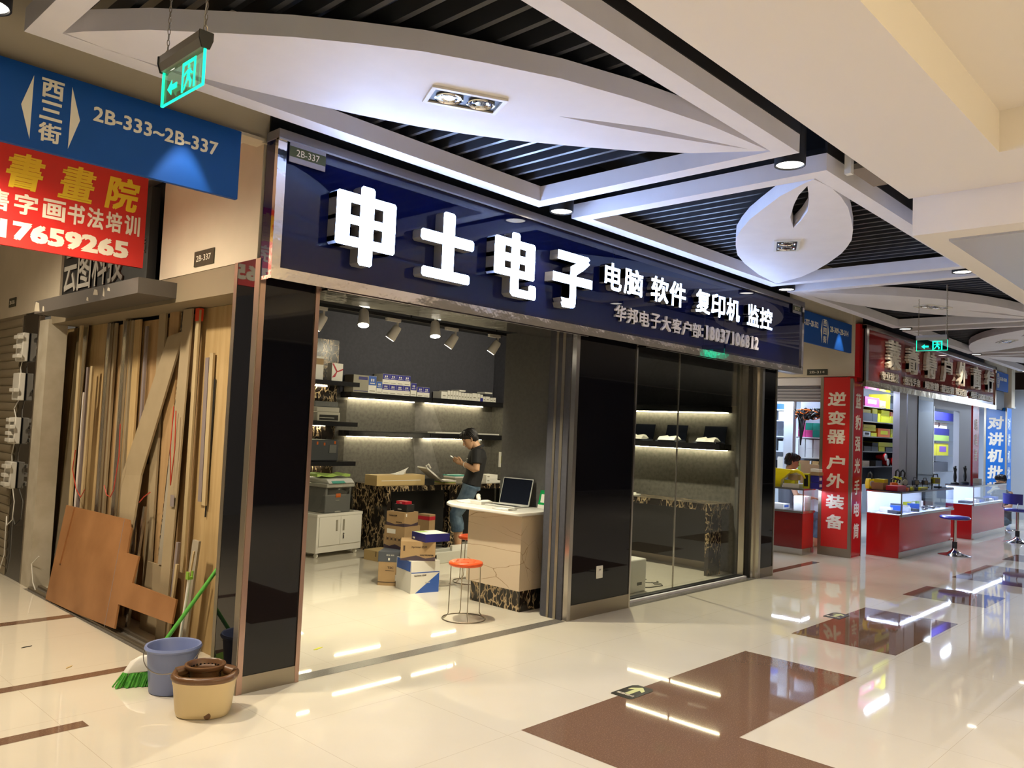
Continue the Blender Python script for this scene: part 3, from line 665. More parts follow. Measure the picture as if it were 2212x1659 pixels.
# ---- things on the short left shelves
t = thing('leaflet_box', 'pale box with brown picture band at the left end of the top short shelf', 'box')
MB().box(2.98, 4.12, 2.087, 3.17, 4.26, 2.37).build('box_body', 'paper', t); MB().box(2.982, 4.117, 2.27, 3.168, 4.12, 2.345).build('picture', 'cardboard', t); fin(t)
t = thing('greeting_card', 'white card box with red ribbon print on the top short shelf', 'box')
MB().box(3.28, 4.10, 2.087, 3.44, 4.20, 2.305).build('card_body', 'paper', t)
m = MB(); m.prism([(3.281, 2.295), (3.30, 2.30), (3.36, 2.21), (3.345, 2.195)], 'y', 4.097, 4.1); m.prism([(3.345, 2.19), (3.36, 2.21), (3.439, 2.245), (3.439, 2.225)], 'y', 4.097, 4.1); m.prism([(3.345, 2.20), (3.362, 2.21), (3.33, 2.135), (3.29, 2.125), (3.29, 2.135)], 'y', 4.097, 4.1)
m.build('ribbon_print', 'red_box', t); fin(t)
t = thing('desktop_printer', 'white laser printer in clear film on the middle short shelf', 'printer')
MB().box(3.12, 4.12, 1.587, 3.45, 4.42, 1.70, 0).box(3.12, 4.14, 1.70, 3.45, 4.42, 1.76, 0).box(3.12, 4.18, 1.76, 3.45, 4.42, 1.83, 1).build('body', ['white_plastic', 'printer_grey'], t, 0, .008)
MB().box(3.15, 4.116, 1.60, 3.42, 4.122, 1.665, 0).box(3.15, 4.112, 1.625, 3.36, 4.117, 1.632, 1).build('paper_tray', ['black', 'white_plastic'], t)
MB().box(3.07, 4.09, 1.588, 3.52, 4.45, 1.86).build('film_wrap', 'plastic_film', t); fin(t)
t = thing('desktop_printer', 'dark printer with orange stickers in clear film on the lowest short shelf', 'printer')
MB().box(3.02, 4.10, 1.10, 3.44, 4.42, 1.36).build('body', 'charcoal', t, 0, .015)
for x, z in ((3.12, 1.30), (3.22, 1.29), (3.37, 1.31)): MB().box(x, 4.096, z, x + .022, 4.10, z + .035).build('sticker', 'orange', t)
MB().box(3.30, 4.09, 1.20, 3.40, 4.10, 1.30).build('control_panel', 'printer_grey', t); MB().lathe((3.05, 4.095, 1.33), [(0, 0), (.015, 0)], 12).build('badge', 'white_plastic', t)
MB().box(2.99, 4.08, 1.101, 3.50, 4.45, 1.40).build('film_wrap', 'plastic_film', t); fin(t)

# ---- toner boxes on the upper back shelf
def toner(x, z, w_, h_, label, y=4.27, d=.19, blue='toner_blue', group='blue and white toner boxes'):
    m = MB().box(x, y, z, x + w_, y + d, z + h_, 0).box(x + .001, y - .001, z + h_ * .46, x + w_ - .001, y, z + h_ - .002, 1)
    m.box(x + w_ * .3, y - .002, z + h_ * .68, x + w_ * .46, y - .001, z + h_ * .84, 0).box(x + w_ * .56, y - .002, z + h_ * .68, x + w_ * .7, y - .001, z + h_ * .84, 0)
    m.box(x + w_ * .2, y - .002, z + h_ * .55, x + w_ * .8, y - .001, z + h_ * .60, 0).box(x + w_ * .15, y - .002, z + h_ * .1, x + w_ * .85, y - .001, z + h_ * .16, 2)
    return single(m, 'toner_box', ['paper', blue, 'grey_box'], label, 'box', group)
t = thing('carton', 'large grey carton at the left end of the upper back shelf', 'box'); MB().box(3.72, 4.26, 1.976, 3.955, 4.46, 2.20).build('box_body', 'grey_box', t); MB().box(3.80, 4.257, 2.14, 3.94, 4.26, 2.18).box(3.73, 4.257, 1.99, 3.95, 4.26, 1.998).build('printed_label', 'navy_box', t); fin(t)
toner(3.965, 1.976, .125, .225, 'tall bright blue and white toner box beside the grey carton on the upper shelf', blue='blue_print')
toner(4.097, 1.976, .088, .16, 'lower bright blue toner box wedged between tall box and stacked rows', blue='blue_print')
for r in range(2):
    for k in range(4): toner(4.19 + k * .1185, 1.976 + r * .136, .117, .135, '%s from left in the %s row of stacked blue toner boxes' % (ORD[k], ('lower', 'upper')[r]))
toner(4.675, 1.976, .10, .18, 'single blue toner box standing right of the stacked rows')
for k in range(2): toner(4.79 + k * .113, 1.976, .111, .135, ('last', 'second last')[1 - k] + ' blue toner box at the right end of the toner row')
x = 5.235; k = 0
for w_, h_, n in ((.115, .10, 0), (.05, .12, 0), (.05, .12, 0), (.05, .118, 0), (.05, .12, 0), (.048, .112, 0), (.055, .106, 0), (.05, .104, 0), (.05, .104, 0), (.048, .10, 0), (.10, .112, 0), (.06, .11, 0), (.055, .10, 1), (.05, .075, 0), (.09, .078, 0), (.06, .06, 0), (.06, .07, 0)):
    m = MB().box(x, 4.27, 1.976, x + w_ - .003, 4.45, 1.976 + h_, 0).box(x + w_ * .25, 4.268, 1.976 + h_ * .35, x + w_ * .7, 4.27, 1.976 + h_ * .5, 1)
    if n: m.box(x, 4.267, 1.976, x + w_ - .003, 4.27, 1.976 + h_ * .5, 2)
    single(m, 'cartridge_box', ['paper', 'grey_box', 'toner_blue'], '%s white cartridge box from the left on the upper right shelf' % ORD[k], 'box', 'white cartridge boxes'); x += w_ + .004; k += 1
for x, w_, n in ((5.58, .22, 'left'), (6.10, .28, 'right')):
    single(MB().box(x, 4.27, 2.098, x + w_ * .55, 4.44, 2.12), 'cartridge_box', 'paper', n + ' of the flat white boxes lying on top of the cartridge row', 'box', 'flat boxes on the cartridge row')
single(MB().box(5.16, 4.27, 1.482, 6.44, 4.44, 1.50), 'light_tube', 'paper', 'long white panel lying on the lower right back shelf behind the man', 'panel')

# ---- marble desks
t = thing('marble_desk', 'black and gold marble desk along the store back wall', 'desk')
MB().box(3.80, 3.545, .76, 6.01, 4.30, .825).build('top', 'black_marble', t); MB().box(3.81, 3.557, 0, 3.87, 4.29, .76).build('end_panel', 'black_marble', t)
MB().box(4.83, 3.56, 0, 4.96, 3.66, .76).build('leg_panel', 'black_marble', t); MB().box(3.87, 3.88, 0, 6.0, 3.90, .76).build('back_panel', 'black', t); MB().box(4.02, 3.872, .45, 4.14, 3.88, .60).build('outlet', 'black_gloss', t); fin(t)
t = thing('marble_desk', 'black and gold marble desk seen through the glass of the right bay', 'desk')
MB().box(6.02, .40, .745, 6.485, 4.30, .82).build('top', 'black_marble', t); MB().box(6.02, .42, 0, 6.30, .47, .745).build('end_panel', 'black_marble', t); MB().box(6.36, .47, .1, 6.40, 4.2, .745).build('back_panel', 'black', t); fin(t)

# ---- things on the back desk
def carton(x, y, rot, w_, d, z, h, label, parts, name='carton', cat='box', group=None, body='cardboard', bevel=.0):
    """near upright edge at (x, y); w_ runs to the right, d to the left and back"""
    t = thing(name, label, cat, group)
    MB().box(0, 0, 0, w_, d, h).build('box_body', body, t, 0, bevel)
    for nm, mt, mb in parts: mb.build(nm, mt, t)
    return fin(t, (x, y, z), math.radians(rot))
FR = lambda mb, a, b, c, e: mb.box(a, -.0015, b, c, 0, e)      # on the right (front) face
FL = lambda mb, a, b, c, e: mb.box(-.0015, a, b, 0, c, e)      # on the left face
def zig(mb, ln, h, face, n=2):
    pts = [(0, 0), (ln, 0), (ln, h * .8), (ln * .72, h * .45), (ln * .45, h), (0, h * .35)] if n == 2 else [(0, 0), (ln, 0), (ln, h), (ln * .5, h * .45), (0, h)]
    return mb.prism(pts, 'y', -.0015, 0) if face == 'R' else mb.prism(pts, 'x', -.0015, 0)
t = thing('long_carton', 'long pale cardboard box lying on the back desk', 'box')
MB().box(3.67, 3.60, .827, 4.43, 3.84, .955).build('box_body', 'cardboard_light', t); MB().box(3.74, 3.597, .885, 4.36, 3.60, .893).build('tape', 'paper', t); fin(t)
m = MB(); m.ring_loft([[(4.02 + .02 * i, 3.66, .957), (4.02 + .05 * i, 3.80, .957), (4.05 + .045 * i, 3.78, .96 + .013 * i), (4.04 + .04 * i, 3.70, .965 + .017 * i)] for i in range(6)])
single(m, 'plastic_sheet', 'paper', 'crumpled white plastic sheet on top of the long pale box', 'sheet')
t = thing('newspaper', 'folded newspaper leaning on a black flat box on the back desk', 'newspaper')
m = MB(); m.ring_loft([[(4.46 + .055 * i, 3.60, 1.03 - .035 * i), (4.46 + .055 * i, 3.80, 1.04 - .035 * i), (4.47 + .055 * i, 3.80, 1.055 - .035 * i), (4.47 + .055 * i, 3.60, 1.048 - .035 * i)] for i in range(6)]); m.build('sheets', 'paper', t)
MB().tube([(4.46, 3.60, 1.035), (4.44, 3.60, 1.07), (4.48, 3.60, 1.09), (4.52, 3.60, 1.04)], .012, 6).build('rolled_edge', 'paper', t); fin(t)
single(MB().box(4.45, 3.62, .827, 4.615, 3.80, .90), 'flat_box', 'black', 'flat black box under the folded newspaper', 'box')
for i, (x, y, w_, z, h, mk, lb) in enumerate(((4.76, 3.58, .20, .827, .016, 'cardboard_light', 'yellow folder at the bottom of the paper pile on the desk'), (4.77, 3.59, .18, .844, .014, 'green_print', 'olive folder second from the bottom of the desk paper pile'), (4.76, 3.58, .20, .859, .02, 'paper', 'white ream in the middle of the desk paper pile'), (5.0, 3.66, .34, .827, .07, 'grey_box', 'grey flat box behind the standing man on the desk'), (5.0, 3.66, .36, .90, .018, 'paper', 'white papers on the grey flat box on the desk'), (5.02, 3.70, .30, .92, .012, 'teal', 'green folder on top of the papers behind the man'))):
    single(MB().box(x, y, z, x + w_, y + .22, z + h), 'paper_stack', mk, lb, 'papers')
for k in range(2): single(MB().box(5.56, 3.62, .827 + k * .057, 5.78, 3.80, .882 + k * .057, 0).box(5.58, 3.618, .85 + k * .057, 5.62, 3.62, .865 + k * .057, 1), 'white_box', ['paper', 'grey_box'], ('lower', 'upper')[k] + ' of the two white boxes stacked on the desk behind the man', 'box', 'white boxes on the desk')
single(MB().box(5.79, 3.64, .827, 5.98, 3.82, .845), 'paper_stack', 'paper', 'thin white papers at the right end of the back desk', 'papers')
single(MB().box(5.55, 4.482, .88, 5.56, 4.484, .89).box(6.484, 4.14, 1.0, 6.487, 4.30, 1.23, 0).box(6.482, 4.16, 1.06, 6.484, 4.25, 1.17, 1), 'wall_notice', ['paper', 'yellow'], 'small white and yellow notice on the wall behind the laptop', 'notice')

# ---- white cabinet with the big printer
cb = thing('white_cabinet', 'white steel two door cabinet on castors under the large printer', 'cabinet')
MB().box(0, 0, .06, .72, .36, .505, 0).box(-.004, -.006, .475, .724, .36, .508, 0).build('body', 'white_plastic', cb, 0, .003)
for k in range(2):
    d = MB().box(.03 + k * .332, -.012, .14, .358 + k * .332, 0, .47).build('door', 'white_plastic', cb, 0, .002)
    hx = .285 if k == 0 else .395
    MB().box(hx, -.0135, .30, hx + .028, -.012, .43, 0).box(hx + .004, -.0145, .305, hx + .024, -.0135, .425, 1).build('handle', ['dull_steel', 'grey_box'], d)
MB().cyl((.405, -.012, .26), (.405, -.022, .26), .012).build('lock', 'chrome', cb); MB().box(.40, -.026, .205, .41, -.020, .245).build('key', 'black', cb)
for x in (.05, .67):
    for y in (.05, .31): MB().cyl((x - .01, y, .026), (x + .012, y, .026), .026, None, 14).box(x - .006, y - .012, .03, x + .008, y + .012, .062).build('castor', 'white_plastic', cb, 40)
fin(cb, (2.925, 3.70, 0), math.radians(9))
pr = thing('office_printer', 'large grey multifunction printer wrapped in clear film on the white cabinet', 'printer')
MB().box(0, 0, 0, .40, .34, .30).build('body', 'printer_grey', pr, 0, .01); MB().box(.03, -.004, .215, .37, 0, .285).build('output_slot', 'black', pr)
MB().box(-.02, -.04, .30, .42, .34, .345).hexa([(.0, -.06, .345), (.40, -.06, .345), (.40, .32, .345), (.0, .32, .345)], [(.0, .0, .40), (.40, .0, .40), (.40, .32, .41), (.0, .32, .41)]).build('scanner_lid', 'printer_light', pr, 0, .008)
MB().hexa([(.05, -.062, .347), (.25, -.062, .347), (.25, -.02, .375), (.05, -.02, .375)], [(.05, -.064, .350), (.25, -.064, .350), (.25, -.022, .379), (.05, -.022, .379)]).build('control_panel', 'teal', pr)
MB().box(.155, -.006, .18, .23, .0, .225).build('tag', 'orange', pr); MB().text('brother', (.16, -.001, .14), X, Z, .06, .012, .001, 0, None, 0).build('lettering', 'white_plastic', pr); MB().lathe((.2, .0, .005), [(.0, 0), (.05, 0), (.045, .012), (0, .018)], 14, 0, 1, .3).build('tray_grip', 'printer_light', pr)
m = MB(); m.ring_loft([[(-.12, -.02, 0), (.44, -.02, 0), (.44, .36, 0), (-.12, .36, 0)], [(-.06, -.015, .2), (.425, -.012, .2), (.43, .36, .2), (-.06, .36, .2)], [(-.03, -.07, .36), (.43, -.07, .36), (.43, .35, .41), (-.03, .35, .41)]], 0, False); m.build('film_wrap', 'plastic_film', pr); fin(pr, (3.06, 3.76, .51), math.radians(8))
m = MB(); m.ring_loft([[(-.12 + .075 * i, -.02, .01 * math.sin(i * 1.7)), (-.12 + .075 * i, .22, .012 * math.cos(i)), (-.12 + .075 * i, .22, .02 + .02 * math.sin(i)), (-.12 + .075 * i, -.02, .02 + .015 * math.cos(i * 2))] for i in range(8)])
single(m, 'manual', 'green_print', 'yellow green manual lying on the large wrapped printer', 'papers', loc=(3.06, 3.82, .935), rotz=.15)

# ---- stacked cartons on the floor
carton(2.609, 1.605, -13.7, .30, .33, 0, .30, 'white and blue printer carton at the bottom of the front stack', [
    ('blue_panel', 'blue_print', MB().prism([(.05, 0), (.298, 0), (.298, .185)], 'y', -.0015, 0)), ('seam', 'blue_print', FR(MB(), 0, .188, .30, .196)), ('side_print', 'blue_print', FL(MB(), .02, .20, .32, .295)),
    ('lettering', 'ink', MB().text('Xprinter 芯烨', (.03, -.0005, .155), X, Z, .13, .018, .001, 0, None, .01)), ('white_lettering', 'paper', MB().text('Mini', (.15, -.0016, .09), X, Z, .05, .014, .001, 0, None, .02))], body='paper', group='cartons in the front stack')
carton(2.56, 1.72, -40, .33, .26, .301, .18, 'brown printer carton in the middle of the front stack', [
    ('lettering', 'ink', MB().text('Xprinter 芯烨', (.10, -.0005, .115), X, Z, .15, .026, .001, 0, None, .015).text('MINI PRINTER', (.185, -.0005, .045), X, Z, .13, .014, .001, 0, None, .03)),
    ('stripe', 'purple_print', zig(MB(), .33, .05, 'R')), ('mark', 'ink', FR(MB(), .025, .09, .042, .14))], group='cartons in the front stack')
carton(2.70, 1.53, -10, .27, .26, .482, .075, 'flat navy box on top of the front stack', [
    ('lid_print', 'paper', MB().box(.01, .01, .075, .26, .25, .0762)), ('lid_green', 'green_print', MB().box(.02, .14, .0762, .12, .24, .077)), ('label', 'paper', FL(MB(), .20, .012, .24, .028))], body='navy_box', group='cartons in the front stack')
carton(2.605, 2.105, -50, .215, .34, 0, .23, 'brown carton at the bottom of the rear stack', [
    ('lettering', 'ink', MB().text('TSC', (.09, -.0005, .165), X, Z, .06, .022, .001, 0, None, .02).box(.07, -.0015, .145, .16, 0, .149)), ('band', 'ink', FR(MB(), 0, .03, .215, .037)), ('label', 'paper', FR(MB(), .17, .05, .212, .11))], group='cartons in the rear stack')
carton(2.60, 2.11, -50, .225, .33, .231, .098, 'black box second from the bottom of the rear stack', [
    ('lettering', 'paper', MB().text('硬盘 固态', (.08, -.0005, .06), X, Z, .08, .014, .001, 0, None, .0)), ('label', 'paper', FR(FR(MB(), .10, .015, .118, .04), .19, .015, .208, .035))], body='charcoal', group='cartons in the rear stack')
ic = MB()
for k in range(4): FL(ic, .045 + k * .052, .075, .047 + k * .052, .115); FL(ic, .083 + k * .052, .075, .085 + k * .052, .115)
for k in range(4): FL(ic, .055 + k * .052, .083, .075 + k * .052, .105)
carton(2.86, 2.04, 10, .24, .27, .33, .228, 'brown carton with handling marks in the middle of the rear stack', [
    ('handling_marks', 'ink', ic), ('label', 'paper', FL(MB(), .12, .15, .235, .195)), ('stripe', 'purple_print', zig(MB(), .27, .045, 'L')), ('side_stripe', 'purple_print', zig(MB(), .24, .045, 'R'))], group='cartons in the rear stack')
carton(2.86, 2.05, 10, .21, .24, .559, .142, 'brown printer carton fourth from the bottom of the rear stack', [
    ('lettering', 'ink', MB().text('Xprinter 芯烨', (-.0005, .21, .095), -Y, Z, .11, .016, .001, 0, None, .01).text('MINI PRINTER', (-.0005, .11, .035), -Y, Z, .08, .011, .001, 0, None, .02)),
    ('stripe', 'purple_print', zig(MB(), .24, .035, 'L', 1)), ('side_stripe', 'purple_print', zig(MB(), .21, .035, 'R', 1)), ('label', 'paper', FR(MB(), .02, .1, .035, .13))], group='cartons in the rear stack')
carton(2.90, 2.07, 10, .115, .17, .702, .074, 'small black box near the top of the rear stack', [('lettering', 'paper', MB().text('KONKER', (-.0005, .12, .02), -Y, Z, .05, .01, .001, 0, None, .01))], body='black', group='cartons in the rear stack')
carton(2.90, 2.10, 10, .10, .12, .777, .03, 'small red box on the very top of the rear stack', [('lettering', 'paper', MB().text('B+L', (-.0005, .07, .008), -Y, Z, .03, .01, .001, 0, None, .01))], body='red_box', group='cartons in the rear stack')
carton(3.46, 2.36, 10, .10, .16, 0, .62, 'tall narrow brown carton with a red band behind the rear stack', [('band', 'red_box', FR(FL(MB(), 0, .56, .16, .60), 0, .56, .10, .60))], group=None)
carton(3.43, 3.17, 5, .26, .26, 0, .115, 'low pale carton on the floor before the marble desk', [('tape', 'ink', FL(MB(), .05, .05, .06, .11))], body='cardboard_light')
t = thing('printer_tray', 'pale grey plastic printer tray standing on the floor behind the cartons', 'tray')
MB().box(3.86, 2.70, 0, 4.45, 2.74, .13).box(3.86, 2.70, 0, 3.90, 3.0, .11).box(4.41, 2.70, 0, 4.45, 3.0, .11).box(3.9, 2.96, 0, 4.41, 3.0, .12).build('rim', 'tray_white', t, 0, .006); MB().box(3.88, 2.72, .0, 4.43, 2.98, .02).build('base', 'tray_white', t); MB().box(4.15, 2.72, .13, 4.40, 2.76, .19).build('clip', 'paper', t); fin(t)

# ---- counter with laptop
t = thing('reception_counter', 'beige marble counter with white top and dark marble plinth at the store entrance', 'counter')
MB().box(2.86, .45, .185, 3.28, 1.12, .845).build('body', 'beige_marble', t); MB().box(2.895, .47, 0, 3.28, 1.09, .185).build('plinth', 'black_marble', t)
pts = [(2.735, .47)] + [(2.80 + .065 * math.cos(a), .44 + .065 * math.sin(a)) for a in [PI + i * PI / 10 for i in range(6)]] + [(3.285, .385), (3.285, 1.54), (3.06, 1.54), (2.93, 1.49), (2.82, 1.39), (2.75, 1.26), (2.725, 1.12), (2.722, .95)]
MB().prism(pts, 'z', .845, .875).build('top', 'counter_white', t, 0, .008); fin(t)
t = thing('laptop', 'open silver laptop with dark screen on the white counter top', 'laptop')
MB().box(0, 0, 0, .21, .36, .012).build('base', 'printer_light', t, 0, .003); MB().box(.04, .02, .012, .12, .34, .013).build('keyboard', 'black', t)
a = math.radians(14); s, c_ = math.sin(a), math.cos(a)
MB().hexa([(.205, 0, .012), (.215, 0, .012), (.215, .36, .012), (.205, .36, .012)], [(.205 + .25 * s, 0, .012 + .25 * c_), (.213 + .25 * s, 0, .012 + .25 * c_), (.213 + .25 * s, .36, .012 + .25 * c_), (.205 + .25 * s, .36, .012 + .25 * c_)]).build('lid', 'printer_light', t)
MB().hexa([(.2035, .008, .022), (.2045, .008, .022), (.2045, .352, .022), (.2035, .352, .022)], [(.203 + .243 * s, .008, .012 + .243 * c_), (.204 + .243 * s, .008, .012 + .243 * c_), (.204 + .243 * s, .352, .012 + .243 * c_), (.203 + .243 * s, .352, .012 + .243 * c_)]).build('screen', 'screen', t)
fin(t, (2.985, .66, .876), math.radians(4))
t = thing('payment_stand', 'green payment card stand beside the laptop on the counter', 'stand')
MB().hexa([(0, 0, .035), (.008, 0, .035), (.008, .10, .035), (0, .10, .035)], [(.03, 0, .165), (.038, 0, .165), (.038, .10, .165), (.03, .10, .165)]).build('card', 'green_stand', t)
MB().hexa([(-.008, 0, 0), (.03, 0, 0), (.03, .10, 0), (-.008, .10, 0)], [(-.002, 0, .035), (.012, 0, .035), (.012, .10, .035), (-.002, .10, .035)]).build('foot', 'paper', t)
MB().hexa([(.004, .025, .055), (.006, .025, .055), (.006, .078, .055), (.004, .078, .055)], [(.021, .025, .13), (.023, .025, .13), (.023, .078, .13), (.021, .078, .13)]).build('white_square', 'paper', t); fin(t, (3.235, .50, .876))
m = MB(); m.ring_loft([[(0, .055 * i, 0), (.20, .055 * i, 0), (.20, .055 * i, .018 + .012 * math.sin(i * 1.3)), (0, .055 * i, .012 + .010 * math.cos(i))] for i in range(6)]); single(m, 'paper_stack', 'paper', 'loose white papers behind the laptop on the counter', 'papers', loc=(2.95, 1.06, .876), rotz=.2)
m = MB(); m.tube([(0, 0, .012), (.02, .03, .03), (.06, .08, .03), (.10, .12, .045), (.13, .15, .05)], [.012, .020, .020, .022, .010], 10); single(m, 'crumpled_bag', 'paper', 'crumpled white bag lying beside the laptop on the counter', 'bag', smooth=50, loc=(3.03, 1.16, .888))
single(MB().box(0, 0, 0, .07, .15, .028), 'white_box', 'paper', 'small white box in front of the crumpled bag on the counter', 'box', loc=(2.93, 1.03, .876))
m = MB(); m.ring_loft([[(0, .05 * i, 0), (.12, .05 * i, 0), (.12, .05 * i, .004), (0, .05 * i, .004 + .012 * (i == 0))] for i in range(5)]); single(m, 'notepad', 'paper', 'thin notepad at the front edge of the counter', 'papers', loc=(2.80, .56, .876))

# ---- stools
def plastic_stool(label):
    t = thing('plastic_stool', label, 'stool', 'orange round stools')
    n = 28; R = .122
    outer = [(R * math.cos(2 * PI * i / n), R * math.sin(2 * PI * i / n)) for i in range(n)]
    holes = [[(.078 * math.cos(q) + .012 * math.cos(2 * PI * j / 8), .078 * math.sin(q) + .012 * math.sin(2 * PI * j / 8)) for j in range(8)] for q in [2 * PI * k / 8 for k in range(8)]]
    MB().plate(outer, holes, .468, .476).tube([((R + .004) * math.cos(2 * PI * i / n), (R + .004) * math.sin(2 * PI * i / n), .457) for i in range(n)], (.019), 10, 0, False, True).build('seat', 'stool_orange', t, 40)
    for k in range(4):
        a = PI / 4 + k * PI / 2; c_, s = math.cos(a), math.sin(a)
        MB().tube([(.125 * c_, .125 * s, .455), (.132 * c_, .132 * s, .05), (.155 * c_, .155 * s, .02), (.182 * c_, .182 * s, .006)], .0045, 7).build('leg', 'dull_steel', t, 40)
    MB().tube([(.180 * math.cos(2 * PI * i / 32), .180 * math.sin(2 * PI * i / 32), .006) for i in range(32)], .0045, 7, 0, False, True).build('foot_ring', 'dull_steel', t, 40)
    return t
s1 = plastic_stool('orange round stool with wire legs in front of the counter'); fin(s1, (2.34, .585, 0), .25)
dup(s1, (3.50, 1.72, 0), .6, 'orange round stool half hidden behind the counter')

# ---- behind the glass of the right bay
def display_laptop(y, label, h=.20, a=16):
    t = thing('display_laptop', label, 'laptop', 'display laptops behind the glass')
    MB().box(0, 0, 0, .22, .30, .018).build('base', 'charcoal', t); r = math.radians(a); s, c_ = math.sin(r), math.cos(r)
    MB().hexa([(.21, 0, .018), (.218, 0, .018), (.218, .30, .018), (.21, .30, .018)], [(.21 + h * s, 0, .018 + h * c_), (.218 + h * s, 0, .018 + h * c_), (.218 + h * s, .30, .018 + h * c_), (.21 + h * s, .30, .018 + h * c_)]).build('screen', 'screen', t)
    m = MB(); m.ring_loft([[(-.02, .02 + .04 * i, .02), (.10, .02 + .04 * i, .02), (.15, .02 + .04 * i, .03 + .05 * abs(math.sin(i * .9))), (.02, .02 + .04 * i, .03 + .03 * abs(math.cos(i)))] for i in range(7)]); m.build('film_wrap', 'paper', t); return t
for y, lb in ((1.50, 'left'), (1.02, 'middle'), (.48, 'right')): fin(display_laptop(y, lb + ' of the open laptops in film on the lower shelf behind the glass'), (6.22, y, 1.516))
t = thing('computer_case', 'white computer case on the floor inside the right glass bay', 'computer'); MB().box(4.22, .36, .0, 4.68, .74, .33).build('case', 'white_plastic', t, 0, .015); MB().box(4.52, .357, .07, 4.60, .36, .10).box(4.682, .40, .06, 4.684, .46, .10).build('vent', 'black', t); fin(t)
m = MB(); cx, cy = 5.02, .62; m.tube([(4.70, .50, .01), (4.85, .42, .006), (5.05, .40, .006), (5.12, .46, .006), (5.05, .50, .006), (5.0, .50, .03)] , .005, 6); m.tube([(cx + .16 * math.cos(a), cy + .16 * math.sin(a), .008 + .03 * abs(math.sin(a / 2))) for a in [.4 + i * .45 for i in range(13)]], .005, 6); single(m, 'power_cable', 'black', 'thin dark power cable coiled on the floor beside the computer case', 'cable', smooth=50)
carton(5.0, 1.9, 0, .42, .35, 0, .34, 'brown carton behind the computer case in the glass bay', [('lettering', 'ink', MB().box(.05, -.0015, .2, .2, 0, .23))])
for k, (y, z) in enumerate(((1.55, .822), (1.62, .836))): single(MB().box(6.06, y, z, 6.28, y + .5, z + .012), 'paper_stack', 'paper', ('lower', 'upper')[k] + ' white paper sheet pile on the desk behind the glass', 'papers')
t = thing('wall_socket', 'white power socket low on the black glass column in the middle', 'socket'); MB().box(3.36, -.006, .315, 3.452, .004, .425).build('plate', 'white_plastic', t, 0, .006); MB().box(3.395, -.0075, .385, 3.401, -.006, .398).box(3.412, -.0075, .385, 3.418, -.006, .398).build('slot', 'black', t); fin(t)
t = thing('floor_marker', 'black evacuation arrow sticker on the floor at the edge of the brown tiles', 'floor sticker')
m = [(-.135, -.07), (-.12, -.078), (.10, -.078), (.135, -.055), (.135, .055), (.10, .078), (-.12, .078), (-.135, .07)]
MB().prism(m, 'z', .0015, .003).build('sticker', 'floor_mark', t)
MB().prism([(-.065, -.018), (.045, -.018), (.02, -.05), (.055, -.05), (.11, 0), (.055, .05), (.02, .05), (.045, .018), (-.065, .018)], 'z', .003, .0036).build('arrow', 'glow_arrow', t)
MB().text('紧急出口', (-.09, .062, .0028), -Y, X, .12, .024, .0012, 0, None, .02).build('lettering', 'sign_white', t)
fin(t, (1.885, -1.437, 0))
dup(t, (5.22, -1.375, 0), None, 'distant black evacuation arrow sticker beside the far brown tile')
single(MB().prism([(0, 0), (.02, -.01), (.09, .02), (.06, .03)], 'z', .001, .003), 'litter_scrap', 'yellow', 'tiny yellow scrap on the floor just inside the store entrance', 'litter', loc=(.86, .53, 0))
for i, (x, y, mk, lb) in enumerate(((-.62, 1.72, 'black', 'dark scrap of litter on the floor between the left brown strips'), (-.55, 1.08, 'cardboard_light', 'pale scrap of litter near the middle brown strip at the left'), (1.5, -3.6, 'red_box', 'red scrap of litter on the floor at the lower right'))):
    single(MB().prism([(0, 0), (.05, .006), (.07, .018), (.02, .014)], 'z', .001, .004), 'litter_scrap', mk, lb, 'litter', loc=(x, y, 0), rotz=.5 * i)

# ================================================================== LEFT PASSAGE: boards stored in the open bay
def sheet(y0, y1, z1, x, th, mk, label, name='plywood_sheet', cat='board', z0=0.0, group='stored boards and strips', lean=0.0, smooth=0):
    """upright board: front face at x, thickness th, from y0 to y1; lean moves its foot towards the passage"""
    m = MB().hexa([(x - lean, y0, z0), (x - lean + th, y0, z0), (x - lean + th, y1, z0), (x - lean, y1, z0)], [(x, y0, z1), (x + th, y0, z1), (x + th, y1, z1), (x, y1, z1)])
    return single(m, name, mk, label, cat, group)
sheet(.32, 1.24, 2.36, .255, .012, 'plywood', 'pale plywood sheet standing beside the dark corner column')
sheet(1.25, 2.26, 2.33, .255, .012, 'plywood2', 'warm plywood sheet behind the slanted tan board')
sheet(2.28, 3.05, 2.33, .255, .012, 'plywood2', 'warm plywood sheet behind the metal profiles')
sheet(3.06, 4.06, 2.36, .255, .012, 'plywood', 'yellowish plywood sheet at the far left of the storage bay')
sheet(4.03, 4.24, 2.42, .20, .03, 'off_white', 'chipped white plank beside the grey painted post', 'white_plank')
sheet(3.93, 4.06, 2.22, .20, .02, 'black', 'tall black plank between the white plank and plywood', 'black_plank')
sheet(3.40, 3.66, 2.38, .22, .006, 'tan_board', 'dull tan panel wrapped in plastic near the left of the bay', 'wrapped_panel', lean=.06)
sheet(3.38, 3.64, 2.34, .205, .002, 'plastic_film', 'clear plastic sheet over the dull tan panel', 'plastic_sheet', lean=.06)
def stick(y0, y1, z0, z1, x, w_, mk, label, name='wooden_strip', lean=.0, group='stored boards and strips', cat='strip'):
    m = MB().hexa([(x - lean, y1 - w_ / 2, z0), (x - lean + min(w_ * .5, .016), y1 - w_ / 2, z0), (x - lean + min(w_ * .5, .016), y1 + w_ / 2, z0), (x - lean, y1 + w_ / 2, z0)], [(x, y0 - w_ / 2, z1), (x + min(w_ * .5, .016), y0 - w_ / 2, z1), (x + min(w_ * .5, .016), y0 + w_ / 2, z1), (x, y0 + w_ / 2, z1)])
    return single(m, name, mk, label, cat, group)
